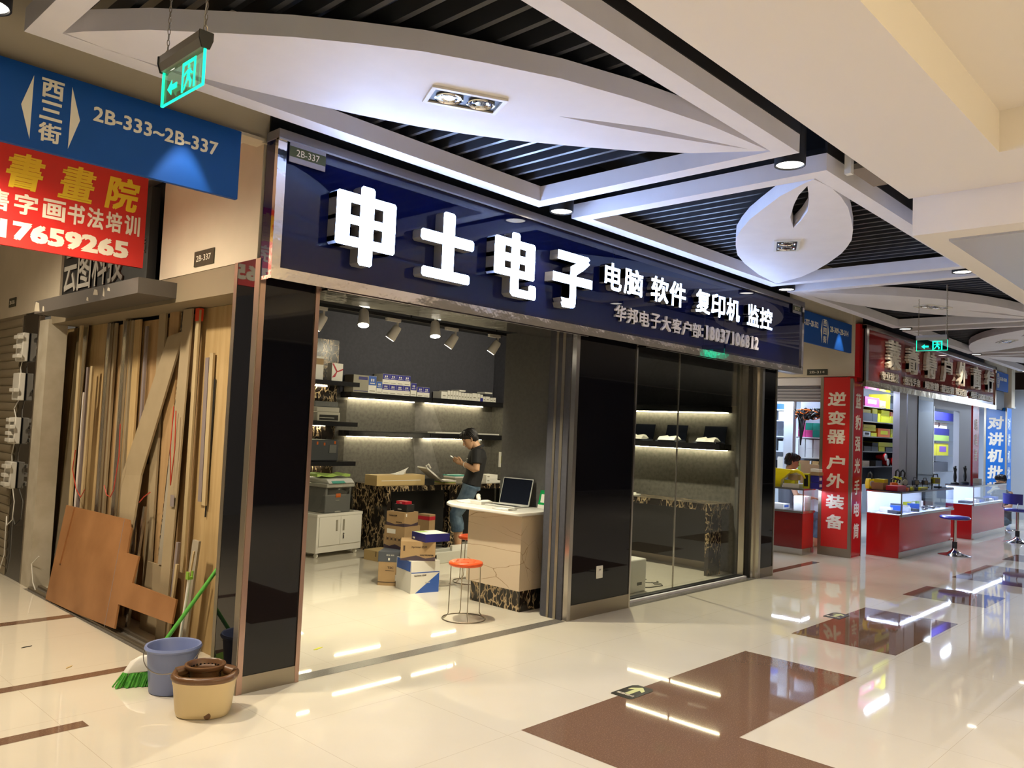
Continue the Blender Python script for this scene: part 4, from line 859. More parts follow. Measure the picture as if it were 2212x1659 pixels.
stick(3.32, 3.26, 0, 2.34, .13, .055, 'pale_stick', 'long pale strip reaching the lintel beside the wrapped panel')
stick(3.18, 3.19, .72, 1.97, .16, .035, 'purple_grey', 'short dark strip standing among the pale strips')
stick(3.11, 3.14, .66, 1.98, .17, .045, 'pale_stick', 'short pale strip at the right of the short trio')
stick(3.145, 3.165, .72, 1.75, .13, .02, 'cream', 'shortest thin cream strip in the short trio')
def profile(y, z1, x, label):
    t = thing('metal_profile', label, 'metal profile', 'shiny metal profiles')
    MB().box(x, y - .085, 0, x + .02, y - .02, z1).build('channel', 'tan_board', t)
    MB().box(x - .02, y - .02, 0, x + .02, y + .02, z1).box(x - .03, y + .02, 0, x + .03, y + .026, z1).build('rail', 'steel', t)
    MB().box(x - .025, y - .09, 0, x - .015, y - .084, z1).build('edge', 'steel', t); fin(t)
profile(2.84, 2.34, .22, 'left one of the two tall shiny metal profiles in the bay')
profile(2.46, 2.34, .21, 'right one of the two tall shiny metal profiles in the bay')
stick(2.30, 2.27, 0, 2.34, .215, .11, 'plywood', 'wide upright wooden strip right of the metal profiles')
stick(2.14, 2.13, 0, 2.28, .22, .035, 'purple_grey', 'dark hooked bar hanging against the warm plywood', 'dark_bar')
stick(2.58, 2.58, 0, 2.36, .22, .06, 'tan_board', 'narrow tan strip between the two metal profiles')
stick(1.86, 1.84, 0, 2.36, .225, .12, 'tan_board', 'tan strip half hidden behind the slanted board')
stick(1.66, 1.64, 0, 2.36, .23, .16, 'plywood2', 'orange brown strip left of the black marble strip')
single(MB().hexa([(.10, 1.90, .50), (.115, 1.90, .50), (.115, 2.10, .52), (.10, 2.10, .52)], [(.17, 1.93, 1.12), (.185, 1.93, 1.12), (.185, 2.29, 1.10), (.17, 2.29, 1.10)])
       .hexa([(.17, 1.93, 1.12), (.185, 1.93, 1.12), (.185, 2.29, 1.10), (.17, 2.29, 1.10)], [(.19, 1.40, 2.20), (.205, 1.40, 2.20), (.205, 1.66, 2.17), (.19, 1.66, 2.17)]), 'slanted_board', 'tan_board', 'long tan board leaning aslant across the storage bay', 'board', 'stored boards and strips')
stick(1.43, 1.43, 2.17, 2.34, .20, .10, 'black_marble', 'short black marble piece under the lintel', 'marble_strip')
stick(1.45, 1.60, .55, 1.98, .215, .085, 'black_marble', 'black marble strip leaning behind the slanted board', 'marble_strip')
stick(1.40, 1.53, .50, 1.80, .20, .14, 'grey_board', 'grey board leaning right of the black marble strip', 'grey_board', cat='board')
sheet(1.235, 1.38, 2.35, .17, .012, 'tan_board', 'tall narrow tan board with a square cutout', 'narrow_board', lean=.05)
single(MB().box(.128, 1.24, .95, .13, 1.30, 1.03).box(.158, 1.28, 1.62, .16, 1.36, 1.72), 'dark_patch', 'purple_grey', 'dark square patches on the narrow tan board', 'patch')
stick(1.195, 1.19, .5, 2.34, .19, .05, 'pale_stick', 'pale strip with a red tip right of the narrow board')
single(MB().box(.186, 1.17, 2.26, .222, 1.222, 2.35), 'red_tip', 'red_plastic', 'red end of the pale strip under the lintel', 'tape')
stick(1.08, 1.06, 1.0, 2.0, .225, .05, 'purple_grey', 'short dark strip against the right plywood')
stick(1.02, 1.0, .98, 2.03, .225, .05, 'pale_stick', 'short pale strip against the right plywood')
stick(.90, 1.02, 0, .76, .14, .09, 'grey_board', 'short grey plank leaning at the right corner of the bay', 'grey_board', cat='board')
stick(.84, 1.00, 0, .70, .10, .018, 'pale_stick', 'thin pale cane leaning at the right corner of the bay')
stick(1.13, 1.20, 0, .72, .12, .035, 'purple_grey', 'dark short lath at the foot of the narrow board')
stick(1.08, 1.16, 0, .58, .10, .03, 'pale_stick', 'pale short lath at the foot of the narrow board')
sheet(1.37, 1.80, .49, .21, .012, 'tan_board', 'low tan panel behind the arm of the brown plywood', 'low_panel', lean=.03)
single(MB().hexa([(.10, 1.86, 0), (.12, 1.86, 0), (.12, 1.83, 0), (.10, 1.83, 0)], [(.15, 1.80, .90), (.17, 1.80, .90), (.17, 1.77, .90), (.15, 1.77, .90)]), 'metal_pole', 'steel', 'thin shiny pole behind the steps of the brown plywood', 'pole')
# big cut brown plywood leaning on the rest
ax = Vector((-.05, 0, 0)); ux = Vector((.178, 0, .984)); nx = Vector((.984, 0, -.178))
poly = [(3.235, .787), (1.898, .806), (1.854, .755), (1.829, .755), (1.794, .573), (1.585, .577), (1.582, .388), (.875, .396), (.86, .243), (1.726, .215), (1.693, .05), (2.4, .02), (3.146, .005)]
t = thing('cut_plywood', 'brown plywood offcut with stepped edge leaning on the stored boards', 'board', None)
m = MB(); P = [ax + ux * b + Y * a for a, b in poly]; n = len(P); m.add(P + [p + nx * .014 for p in P], [tuple(range(n)), tuple(range(2 * n - 1, n - 1, -1))] + [(i, (i + 1) % n, n + (i + 1) % n, n + i) for i in range(n)]); m.build('sheet', 'brown_ply', t)
def on_ply(a0, b0, a1, b1, w_, th, mk, nm):
    p, q = ax + ux * b0 + Y * a0, ax + ux * b1 + Y * a1; d = (q - p).normalized(); s = d.cross(nx).normalized() * (w_ / 2)
    MB().hexa([p - s - nx * th, p + s - nx * th, p + s, p - s], [q - s - nx * th, q + s - nx * th, q + s, q - s]).build(nm, mk, t)
on_ply(3.03, .785, 3.02, .32, .028, .012, 'brown_ply', 'batten'); on_ply(1.98, .80, 1.86, .03, .006, .001, 'purple_grey', 'joint_line'); fin(t)
for i, (pts, lb) in enumerate((([(3.2, 1.25), (3.24, 1.08), (3.12, .92), (3.0, .86), (2.92, .93)], 'red wire hanging between the pale strips at the left'), ([(2.5, 1.0), (2.44, .93), (2.36, .92), (2.30, .98), (2.24, 1.25), (2.26, 1.5)], 'red wire loop beside the right metal profile'), ([(1.80, .93), (1.72, .98), (1.62, 1.02)], 'short red wire beside the slanted board'), ([(1.30, 1.65), (1.31, 1.35), (1.27, 1.1), (1.24, 1.35), (1.26, 1.62)], 'red wire pair hanging on the narrow tan board'))):
    single(MB().tube([(.12 - .01 * (i == 3), a, b) for a, b in pts], .004, 6), 'loose_wire', 'red_wire', lb, 'wire', 'red wires in the bay', 50)
for i, (y, z0, z1, lb) in enumerate(((1.98, 1.2, 1.75, 'dark crack like cord on the warm plywood'), (.98, .9, 1.85, 'dark cord on the pale plywood at the right'))):
    single(MB().tube([(.245, y + .02, z0), (.245, y + .005, (z0 + z1) / 2), (.245, y, z1)], .006, 6), 'loose_cable', 'black', lb, 'cord', smooth=50)

# ---- roller shutter and plugged adapters at the far left
sh = MB()
for i in range(30): sh.tube([(-.01, 4.44, .04 + i * .082), (-.01, 7.6, .04 + i * .082)], [(.042, .02)] * 2, 10)
struct(sh.box(0.0, 4.44, 0, .03, 7.6, 2.5), 'wall_shutter', 'shutter', None, 40)
def adapter(y, z0, z1, n, label):
    t = thing('power_strip', label, 'power strip', 'white power strips')
    MB().box(-.075, y - .10, z0, -.02, y + .10, z1).build('strip', 'white_plastic', t, 0, .008)
    for k in range(n):
        z = z0 + (k + .3) * (z1 - z0) / n; MB().box(-.12, y - .13 + .04 * (k % 2), z, -.075, y + .02, z + .035).build('plug', 'white_plastic', t, 0, .004)
    fin(t)
for y, z0, z1, n, lb in ((4.30, 2.03, 2.30, 3, 'topmost'), (4.32, 1.66, 1.92, 1, 'second from the top'), (4.35, 1.25, 1.50, 4, 'third from the top'), (4.38, .83, 1.08, 3, 'lowest')):
    adapter(y, z0, z1, n, lb + ' of the white power strips hanging beside the roller shutter')
single(MB().tube([(-.04, 4.30, 2.03), (-.04, 4.33, 1.97), (-.04, 4.31, 1.92)], .005, 6).tube([(-.04, 4.32, 1.66), (-.05, 4.40, 1.58), (-.04, 4.36, 1.50)], .005, 6).tube([(-.04, 4.35, 1.25), (-.04, 4.40, 1.15), (-.04, 4.38, 1.08)], .005, 6).tube([(-.04, 4.30, .84), (-.05, 4.18, .72), (-.05, 4.20, .55), (-.05, 4.36, .48), (-.04, 4.42, .56), (-.04, 4.40, .2), (-.05, 4.5, .02)], .005, 6), 'loose_cable', 'white_plastic', 'white cord hanging in a loop below the power strips', 'cord', smooth=50)
single(MB().tube([(.0, 3.55, .30), (-.02, 3.66, .22), (-.01, 3.62, .06), (-.02, 3.5, .01)], .005, 6), 'loose_cable', 'white_plastic', 'white cord on the sill at the left edge of the brown plywood', 'cord', smooth=50)

# ================================================================== BUCKETS AND BROOM
t = thing('blue_bucket', 'light blue plastic bucket beside the dark corner column', 'bucket')
MB().lathe((0, 0, 0), [(.0, .004), (.112, .004), (.116, 0), (.120, .004), (.142, .235), (.152, .238), (.158, .250), (.152, .262), (.142, .260), (.137, .25), (.112, .02), (0, .018)], 40).build('body', 'bucket_blue', t, 50)
MB().tube([(-.158 * math.cos(a) , -.158 * math.sin(a) * 1.0, .245 - .11 * math.sin(a)) for a in [PI * i / 16 for i in range(17)]], .003, 6).build('wire_handle', 'dull_steel', t, 50)
fin(t, (-.235, .315, .002), -.75)
t = thing('mop_bucket', 'cream spin mop bucket with brown rim and wringer basket', 'bucket')
def ov(a, b, z, n=40, e=2.6, cx=0, cy=0): return [(cx + a * math.copysign(abs(math.cos(q)) ** (2 / e), math.cos(q)), cy + b * math.copysign(abs(math.sin(q)) ** (2 / e), math.sin(q)), z) for q in [2 * PI * i / n for i in range(n)]]
MB().ring_loft([ov(.125, .105, 0), ov(.135, .115, .006), ov(.142, .122, .03), ov(.158, .137, .165), ov(.162, .141, .172), ov(.164, .143, .195), ov(.158, .137, .195), ov(.15, .13, .15), ov(.125, .105, .02)]).build('tub', 'mop_cream', t, 50)
MB().tube(ov(.152, .131, .205), (.020), 10, 0, False, True).build('rim', 'mop_brown', t, 50)
MB().lathe((-.012, .045, .010), [(.070, .09), (.082, .21), (.098, .216), (.108, .228), (.106, .240), (.096, .243), (.086, .236), (.074, .14), (.0, .12)], 36).build('wringer_basket', 'mop_brown', t, 50)
hp = MB()
for k in range(24):
    a = 2 * PI * k / 24
    for z in (.175, .195, .215): hp.box(-.012 + .079 * math.cos(a) - .004, .05 + .079 * math.sin(a) - .004, z + .006, -.012 + .079 * math.cos(a) + .004, .05 + .079 * math.sin(a) + .004, z + .014)
hp.build('drain_holes', 'black', t)
MB().tube([(-.15, .0, .215), (-.10, .03, .222)], [.028, .026], 10).tube([(.15, .0, .215), (.10, .03, .222)], [.028, .026], 10).build('handle_hinge', 'mop_brown', t, 50)
MB().tube([(-.155, .02, .215), (-.15, -.06, .212), (-.11, -.115, .208), (0, -.142, .206), (.11, -.115, .208), (.15, -.06, .212), (.155, .02, .215)], .015, 10).build('carry_handle', 'mop_brown', t, 50)
kp = MB().lathe((0, 0, 0), [(0, 0), (.016, 0), (.018, .006), (0, .008)], 16).build('drain_plug', 'mop_brown', t, 40)
kp.rotation_euler = (PI / 2, 0, 0); kp.location = (.045, -.113, .022)
fin(t, (-.262, -.145, .0), math.radians(-38))
t = thing('broom', 'green broom with white head leaning behind the blue bucket', 'broom')
h0 = Vector((-.305, .50, .105)); h1 = Vector((.09, .45, .665))
MB().tube([h0, h1], .0125, 10).build('pole', 'green_pole', t, 40)
MB().ring_loft([[(-.42, .56, .075), (-.41, .52, .075), (-.24, .44, .085), (-.24, .475, .09)], [(-.38, .56, .135), (-.37, .52, .135), (-.245, .45, .15), (-.245, .48, .15)], [(-.33, .54, .165), (-.325, .52, .165), (-.27, .47, .175), (-.27, .49, .175)]]).build('head', 'white_plastic', t, 50, .008)
b = MB(); R = random.Random(3)
for i in range(95):
    s = R.random(); u = R.random(); p = Vector((-.415 + .175 * s, .555 - .085 * s - .035 * u, .078)); q = p + Vector((-.045 + .03 * s + R.uniform(-.012, .012), .01 - .02 * u, -.076))
    b.tube([p, q], .0045, 5)
b.build('bristles', 'green_bristle', t, 50)['kind'] = 'stuff'; fin(t)
t = thing('dustpan', 'lime dustpan with white handle behind the blue bucket', 'dustpan')
MB().hexa([(-.38, .50, .0), (-.24, .45, .0), (-.16, .60, .0), (-.30, .66, .0)], [(-.38, .50, .006), (-.24, .45, .006), (-.16, .60, .07), (-.30, .66, .07)]).build('pan', 'lime', t, 0, .004)
MB().tube([(-.18, .60, .06), (-.10, .53, .20), (-.076, .50, .60)], .010, 10).build('pole', 'white_plastic', t, 40)
MB().box(-.095, .485, .59, -.06, .515, .605).box(-.095, .485, .605, -.085, .515, .635).box(-.065, .49, .605, -.058, .51, .64).build('hook', 'lime', t); fin(t)

# ================================================================== RED SHOP BEYOND THE RIGHT PASSAGE
# ---- red column with white characters
t = thing('red_column', 'red column with white vertical characters on two faces in steel edging', 'column')
MB().box(9.12, .0, 0, 9.50, .435, 2.52).build('core', 'red_sign', t)
MB().box(9.112, .03, .12, 9.12, .405, 2.52).build('wide_face', 'red_sign', t); MB().box(9.15, -.008, .02, 9.49, .0, 2.46).build('narrow_face', 'red_panel', t)
MB().box(9.108, -.012, 0, 9.15, .03, 2.50).box(9.108, .405, 0, 9.13, .45, 2.52).box(9.49, -.012, 0, 9.505, .0, 2.46).build('steel_edge', 'dull_steel', t); MB().box(9.109, .03, 0, 9.12, .405, .12).build('steel_base', 'dull_steel', t)
g = MB()
for i, (ch, z) in enumerate(zip('逆变器户外装备', (2.11, 1.84, 1.575, 1.21, .955, .66, .38))): g.text(ch, (9.112, .345, z), -Y, Z, .255, .20, .002, 0, None, .03, .06)
g.build('wide_lettering', 'cream_letter', t)
g = MB()
for i, ch in enumerate('蓝豹强光手电筒'): g.text(ch, (9.22, -.008, 2.09 - i * .305), X, Z, .19, .21, .002, 0, None, .02, .05)
g.build('narrow_lettering', 'cream_letter', t); fin(t)

# ---- red fascia
t = thing('red_fascia', 'long dark red fascia sign with white characters over the outdoor goods shop', 'shop sign')
MB().box(9.27, -.10, 2.47, 16.45, .04, 3.27).build('panel', 'dark_red', t)
MB().box(9.18, -.06, 2.52, 9.27, .10, 3.28).build('side_panel', 'red_panel', t)
MB().box(9.27, -.125, 2.40, 16.47, -.08, 2.49, 0).box(9.27, -.08, 2.40, 16.47, .05, 2.43, 0).box(9.27, -.125, 2.49, 9.36, -.08, 3.27, 1).box(16.40, -.12, 2.49, 16.47, -.08, 3.27, 0).box(9.27, -.12, 3.22, 16.47, .03, 3.28, 1).build('steel_frame', ['gold_steel', 'steel'], t)
for i, ch in enumerate('莱奇特户外商行'):
    MB().text(ch, (10.05 + i * .86 + .01 * i * i, -.105, 2.72), X, Z, .56, .43, .05, 0, None, .05).build('letter', 'sign_white', t)
for i, (s, x) in enumerate((('专业批发', 9.86), ('强光手电', 10.86), ('瞄准镜', 11.84), ('望远镜', 12.72), ('望远镜', 13.55), ('电话:15838101285', 14.55))): MB().text(s, (x, -.105, 2.535), X, Z, .74 if i < 5 else 1.6, .13, .03, 0, None, .03).build('small_lettering', 'sign_white', t)
fin(t)

# ---- blue column, far wall print
t = thing('blue_column', 'blue column with white vertical characters at the far right', 'column')
MB().box(17.8, -.02, 0, 18.25, .40, 2.50).build('core', 'denim_blue', t); MB().box(17.79, -.03, 0, 17.82, .0, 2.5).box(17.79, .37, 0, 17.82, .41, 2.5).build('steel_edge', 'dull_steel', t)
g = MB()
for i, ch in enumerate('对讲机批发'): g.text(ch, (17.80, .345, 2.03 - i * .36), -Y, Z, .30, .29, .002, 0, None, .035, .08)
g.build('wide_lettering', 'cream_letter', t)
g = MB()
for i, ch in enumerate('对讲机批'): g.text(ch, (17.92, -.02, 2.03 - i * .36), X, Z, .24, .27, .002, 0, None, .02)
g.build('narrow_lettering', 'shop_white', t); fin(t)
t = thing('red_post', 'narrow red post with faint characters near the blue column', 'column')
MB().box(15.42, .04, 0, 15.85, .12, 2.42).build('core', 'red_panel', t); g = MB()
for i, ch in enumerate('瞄准器'): g.text(ch, (15.53, .04, 1.95 - i * .30), X, Z, .20, .22, .002, 0, None, .01)
g.build('lettering', 'cream_letter', t); fin(t)
t = thing('wall_print', 'white wall with dark characters at the right edge', 'wall print')
MB().box(19.38, -2.6, .9, 19.395, -.2, 2.45).build('panel', 'shop_white', t); MB().text('对讲机', (19.38, -.25, 1.66), -Y, Z, .62, .16, .002, 0, None, .02).build('lettering', 'black', t); MB().text('批发', (19.38, -.25, 1.44), -Y, Z, .40, .16, .002, 0, None, .02).build('lettering', 'black', t); fin(t)
t = thing('framed_certificate', 'framed certificate on the white wall at the right edge', 'picture frame'); MB().box(19.36, -.80, 1.88, 19.38, -.42, 2.36).build('frame', 'grey_post', t); MB().box(19.355, -.77, 1.92, 19.362, -.45, 2.33).build('sheet', 'paper', t); fin(t)
single(MB().box(19.30, -.62, .2, 19.36, -.52, 1.5), 'tape_strip', 'yellow', 'tall yellow strip on the white wall at the right edge', 'strip'); single(MB().box(19.30, -.86, .75, 19.36, -.78, 1.5), 'tape_strip', 'purple', 'purple strip on the white wall at the right edge', 'strip')

# ---- glass display counters
def showcase(x0, x1, y0, y1, label, zb=.61, zt=.92, gl=True):
    t = thing('display_counter', label, 'display counter', 'red display counters')
    MB().box(x0 + .01, y0 + .03, .0, x1 - .02, y1 - .01, zb - .01).build('base', 'red_panel', t)
    MB().box(x0, y0 + .015, 0, x1, y0 + .032, .09).box(x0 - .005, y0 - .01, zb - .03, x1 + .01, y0 + .02, zb).box(x0 - .005, y0 - .01, 0, x0 + .004, y0 + .02, .02).build('steel_trim', 'steel', t)
    MB().box(x0, y0, zb - .01, x1, y1, zb).build('shelf_floor', 'shop_white', t); MB().box(x0 + .02, y1 - .012, zb, x1 - .02, y1 - .004, zt).build('back_panel', 'shop_white', t)  # white back panel added so the case interior looks bright
    MB().box(x0, y0, zb, x0 + .006, y1, zt).box(x0, y0, zb, x1, y0 + .006, zt).box(x1 - .006, y0, zb, x1, y1, zt).build('glass', 'case_glass', t)
    MB().box(x0 - .004, y0 - .004, zb, x0 + .01, y0 + .01, zt).box(x0 - .006, y0 - .006, zt - .010, x1, y0 - .001, zt + .012).box(x0 - .006, y0 - .006, zt - .010, x0 - .001, y1, zt + .012).build('edge_rail', 'steel', t)
    MB().box(x0, y0, zt + .012, x1, y1, zt + .02).build('top_glass', 'navy_glass', t)
    MB().box(x0 + .03, y0 + .012, zt - .008, x1 - .03, y0 + .020, zt - .002).box(x0 + .012, y0 + .03, zt - .008, x0 + .020, y1 - .04, zt - .002).build('light_tube', 'led_cool', t)
    fin(t)
showcase(9.76, 12.25, -.47, .02, 'glass topped red display counter nearest to the red column')
showcase(13.57, 15.9, -.44, .02, 'second red display counter farther along the concourse')
t = thing('display_counter', 'red display counter in the side passage left of the red column', 'display counter', 'red display counters')
MB().box(8.735, .515, .06, 9.10, 2.4, .60).build('base', 'dark_red', t); MB().box(8.72, .50, .0, 9.10, 2.4, .09).box(8.715, .495, .58, 9.11, 2.4, .61).build('steel_trim', 'steel', t); MB().box(8.74, .51, .02, 9.10, .515, .59).build('end_panel', 'red_sign', t)
MB().box(8.72, .50, .61, 8.726, 2.4, .915).box(8.72, .50, .61, 9.10, .506, .915).build('glass', 'case_glass', t); MB().box(8.714, .494, .61, 8.728, .508, .915).box(8.714, .494, .915, 9.11, 2.4, .925).box(8.712, .492, .902, 8.718, 2.4, .92).box(8.714, .492, .902, 9.11, .498, .92).build('edge_rail', 'steel', t)
MB().box(8.735, .53, .903, 8.742, 2.3, .910).box(8.74, .52, .903, 9.06, .527, .910).build('light_tube', 'led_cool', t); fin(t)

# ---- goods inside and on the counters
R = random.Random(11)
def block(x, y, z, w_, d, h, mk, label, cat='box', name='goods_box', group=None, rot=0.0, face=None):
    m = MB().box(0, 0, 0, w_, d, h, 0)
    if face: m.box(w_ * .2, -.002, h * .3, w_ * .8, 0, h * .75, 1)
    return single(m, name, [mk] + ([face] if face else []), label, cat, group, 0, 0, (x, y, z), rot)
for i in range(9):
    x = 9.84 + i * .125; k = ('charcoal', 'paper', 'blue_print', 'charcoal', 'shop_white', 'charcoal')[i % 6]
    block(x, -.38 + .12 * (i % 2), .611, .11, .16, .045 + .03 * (i % 3), k, '%s small pack from the left on the floor of the nearest glass counter' % ORD[i], 'pack', 'goods_pack', 'packs in the nearest glass counter', .4 * ((i % 3) - 1))
def flashlight(x, y, z, ln, mk, label, rot):
    t = thing('flashlight', label, 'flashlight', 'flashlights in the glass counter')
    MB().tube([(0, 0, .018), (ln * .7, 0, .018)], .014, 10).build('barrel', mk, t, 40); MB().tube([(ln * .7, 0, .018), (ln * .8, 0, .02), (ln, 0, .02)], [.014, .02, .02], 10).build('head', 'chrome', t, 40)
    fin(t, (x, y, z), rot)
for i in range(5): flashlight(11.05 + i * .19, -.40 + .03 * (i % 2), .612, .15, 'black' if i % 2 else 'chrome', '%s flashlight from the left lying in the nearest glass counter' % ORD[i], .5 + .3 * i)
for i in range(4): block(11.1 + i * .2, -.14, .611, .12, .08, .10, ('yellow', 'paper', 'green_print', 'paper')[i], '%s upright pack from the left at the back of the nearest glass counter' % ORD[i], 'pack', 'goods_pack', 'upright packs in the nearest glass counter')
for i in range(6): block(13.7 + i * .34, -.36, .611, .24, .2, .04 + .025 * (i % 2), ('charcoal', 'paper', 'blue_print')[i % 3], '%s flat pack from the left inside the second glass counter' % ORD[i], 'pack', 'goods_pack', 'packs in the second glass counter')
block(8.78, .82, .612, .22, .28, .07, 'paper', 'white pack with blue edge lying in the side passage glass counter', 'pack', 'goods_pack', face='blue_print')
for i in range(2): block(8.86, .54, .612 + i * .10, .2, .16, .097, 'paper', ('lower', 'upper')[i] + ' white carton at the end of the side passage glass counter', 'box', 'goods_box')
block(8.80, 1.15, .612, .16, .2, .16, 'shop_white', 'pale upright carton at the back of the side passage counter', 'box')
# on the side passage counter
z = .926
t = thing('plastic_bag', 'yellow plastic bag lying over the goods on the side passage counter', 'bag')
m = MB(); m.ring_loft([[(8.80, .98 - .02, z), (8.90, .98, z), (8.90, .90, z), (8.80, .88, z)], [(8.78, 1.0, z + .10), (8.90, 1.0, z + .10), (8.92, .88, z + .10), (8.78, .86, z + .10)], [(8.80, .98, z + .2), (8.92, .98, z + .2), (8.92, .76, z + .2), (8.80, .76, z + .2)], [(8.82, .95, z + .26), (8.92, .95, z + .26), (8.92, .72, z + .25), (8.82, .72, z + .25)]]); m.build('bag_body', 'yellow_bag', t, 40)
MB().tube([(8.86, .76, z + .22), (8.86, .66, z + .24), (8.86, .58, z + .20), (8.86, .54, z + .14)], [.035, .028, .022, .012], 8).build('handle', 'yellow_bag', t, 50); MB().ball((8.86, 1.01, z + .24), (.03, .05, .035), 10).build('knot', 'yellow_bag', t, 50); fin(t)
block(8.80, .60, z, .14, .24, .055, 'paper', 'low white carton in front of the yellow bag', face=None); block(8.84, .68, z + .056, .12, .16, .045, 'yellow', 'small yellow box on the low white carton')
t = thing('speaker', 'black and yellow portable speaker on the side passage counter', 'speaker'); MB().box(8.90, .50, z, 9.0, .585, z + .21).build('cabinet', 'yellow', t); MB().box(8.896, .515, z + .03, 8.90, .572, z + .19).build('grille', 'black', t); fin(t)
for i in range(2): block(8.92, .37 + .0, z + i * .095 + .0, .13, .12, .09, 'toner_blue', ('lower', 'upper')[i] + ' blue carton beside the red column', face='paper')
block(8.91, .36, z + .19, .14, .13, .045, 'cardboard', 'brown carton on the blue cartons beside the red column'); block(8.92, .37, z + .237, .12, .12, .045, 'paper', 'white carton topmost beside the red column')
block(8.84, .64, z + .105, .10, .14, .075, 'cardboard', 'brown carton under the handle of the yellow bag'); block(8.86, .66, z + .182, .10, .12, .05, 'paper', 'pale carton under the handle of the yellow bag')
# behind: shelves seen past the store corner
t = thing('wall_rack', 'white shelf rack with electronic goods left of the pale post in the side shop', 'shelf')
for zz in (1.12, 1.42, 1.66, 1.92, 2.10): MB().box(10.3, 1.50, zz - .02, 10.6, 2.3, zz).build('board', 'shop_white', t)
MB().box(10.6, 1.50, .9, 10.63, 2.3, 2.4).build('back', 'shop_wall', t); fin(t)
for i, (y, zz, h, mk, lb) in enumerate(((1.54, 1.92, .15, 'paper', 'white box on the upper board of the electronics rack'), (1.62, 2.10, .09, 'blue_print', 'blue box on the top board of the electronics rack'), (1.53, 1.42, .16, 'shop_white', 'pale gadget box on the middle board of the electronics rack'), (1.66, 1.42, .19, 'charcoal', 'dark gadget on the middle board of the electronics rack'), (1.55, 1.66, .09, 'charcoal', 'black gadget on the third board of the electronics rack'), (1.54, 1.12, .2, 'paper', 'white box on the low board of the electronics rack'), (1.68, 1.12, .14, 'charcoal', 'dark box on the low board of the electronics rack'))): block(10.32, y, zz + .001, .2, .11, h, mk, lb)
t = thing('wall_rack', 'rack of coloured cartons behind the seated man in the side shop', 'shelf')
for zz in (1.08, 1.34, 1.66): MB().box(10.3, .74, zz - .02, 10.6, 1.33, zz).build('board', 'shop_white', t)
MB().box(10.6, .72, .9, 10.63, 1.4, 2.45).build('back', 'grey_post', t); fin(t)
for r in range(2):
    for k, (y, mk) in enumerate(((1.19, 'pink'), (1.07, 'pink' if r == 0 else 'teal'), (.95, 'teal'), (.83, 'teal'))):
        block(10.31, y, 1.661 + r * .115, .2, .115, .11, mk, '%s %s carton from the left in the %s row on the coloured rack' % (ORD[k], mk, ('lower', 'upper')[r]), group='coloured cartons')
for r in range(2):
    for k in range(4): block(10.31, 1.19 - k * .125, 1.341 + r * .142, .2, .11, .14, 'shop_white', '%s white carton from the left in the %s row under the coloured cartons' % (ORD[k], ('lower', 'upper')[r]), group='white cartons on the coloured rack')
for k, mk in enumerate(('green_print', 'shop_white', 'cardboard_light', 'blue_print')): block(10.31, 1.2 - k * .12, 1.081, .2, .1, .2, mk, '%s carton from the left on the lowest board of the coloured rack' % ORD[k])
t = thing('cable_bundle', 'tangle of black and red cables hanging in the side shop', 'cables'); m = MB(); m2 = MB()
for k in range(26):
    a = R.uniform(0, 6.3); p = [(10.1 + R.uniform(-.05, .05), 1.25 - .05 * j + R.uniform(-.02, .02), 2.02 + .05 * math.sin(j * .6 + a) + R.uniform(-.05, .05)) for j in range(10)]; (m if k % 5 else m2).tube(p, .010, 5)
for k in range(8): m.tube([(10.1, 1.22 - .02 * k, 2.0), (10.1 + R.uniform(-.03, .03), 1.18 - .006 * k, 1.75), (10.1, 1.17, 1.5 + R.uniform(0, .1))], .010, 5)
m.build('black_cables', 'black', t, 50); m2.build('red_cables', 'orange', t, 50); MB().box(10.08, .78, 2.06, 10.12, 1.3, 2.08).cyl((10.1, .8, 2.07), (10.1, .8, 2.55), .008).cyl((10.1, 1.28, 2.07), (10.1, 1.28, 2.55), .008).build('hanger', 'dull_steel', t); fin(t)
carton(10.10, .82, 0, .17, .34, .93, .30, 'open brown carton behind the seated man', [('flap', 'cardboard', MB().box(0, .2, .30, .01, .36, .36))])
single(MB().box(10.10, .80, 0, 10.275, 1.18, .928), 'shop_stand', 'shop_white', 'white stand under the open brown carton in the side shop', 'stand')
sr = MB()
for i in range(5): sr.tube([(9.28, .45, 2.20 + i * .05), (9.28, 3.1, 2.20 + i * .05)], [(.026, .02)] * 2, 10)
struct(sr, 'wall_roller_header', 'grey_post', None, 40)

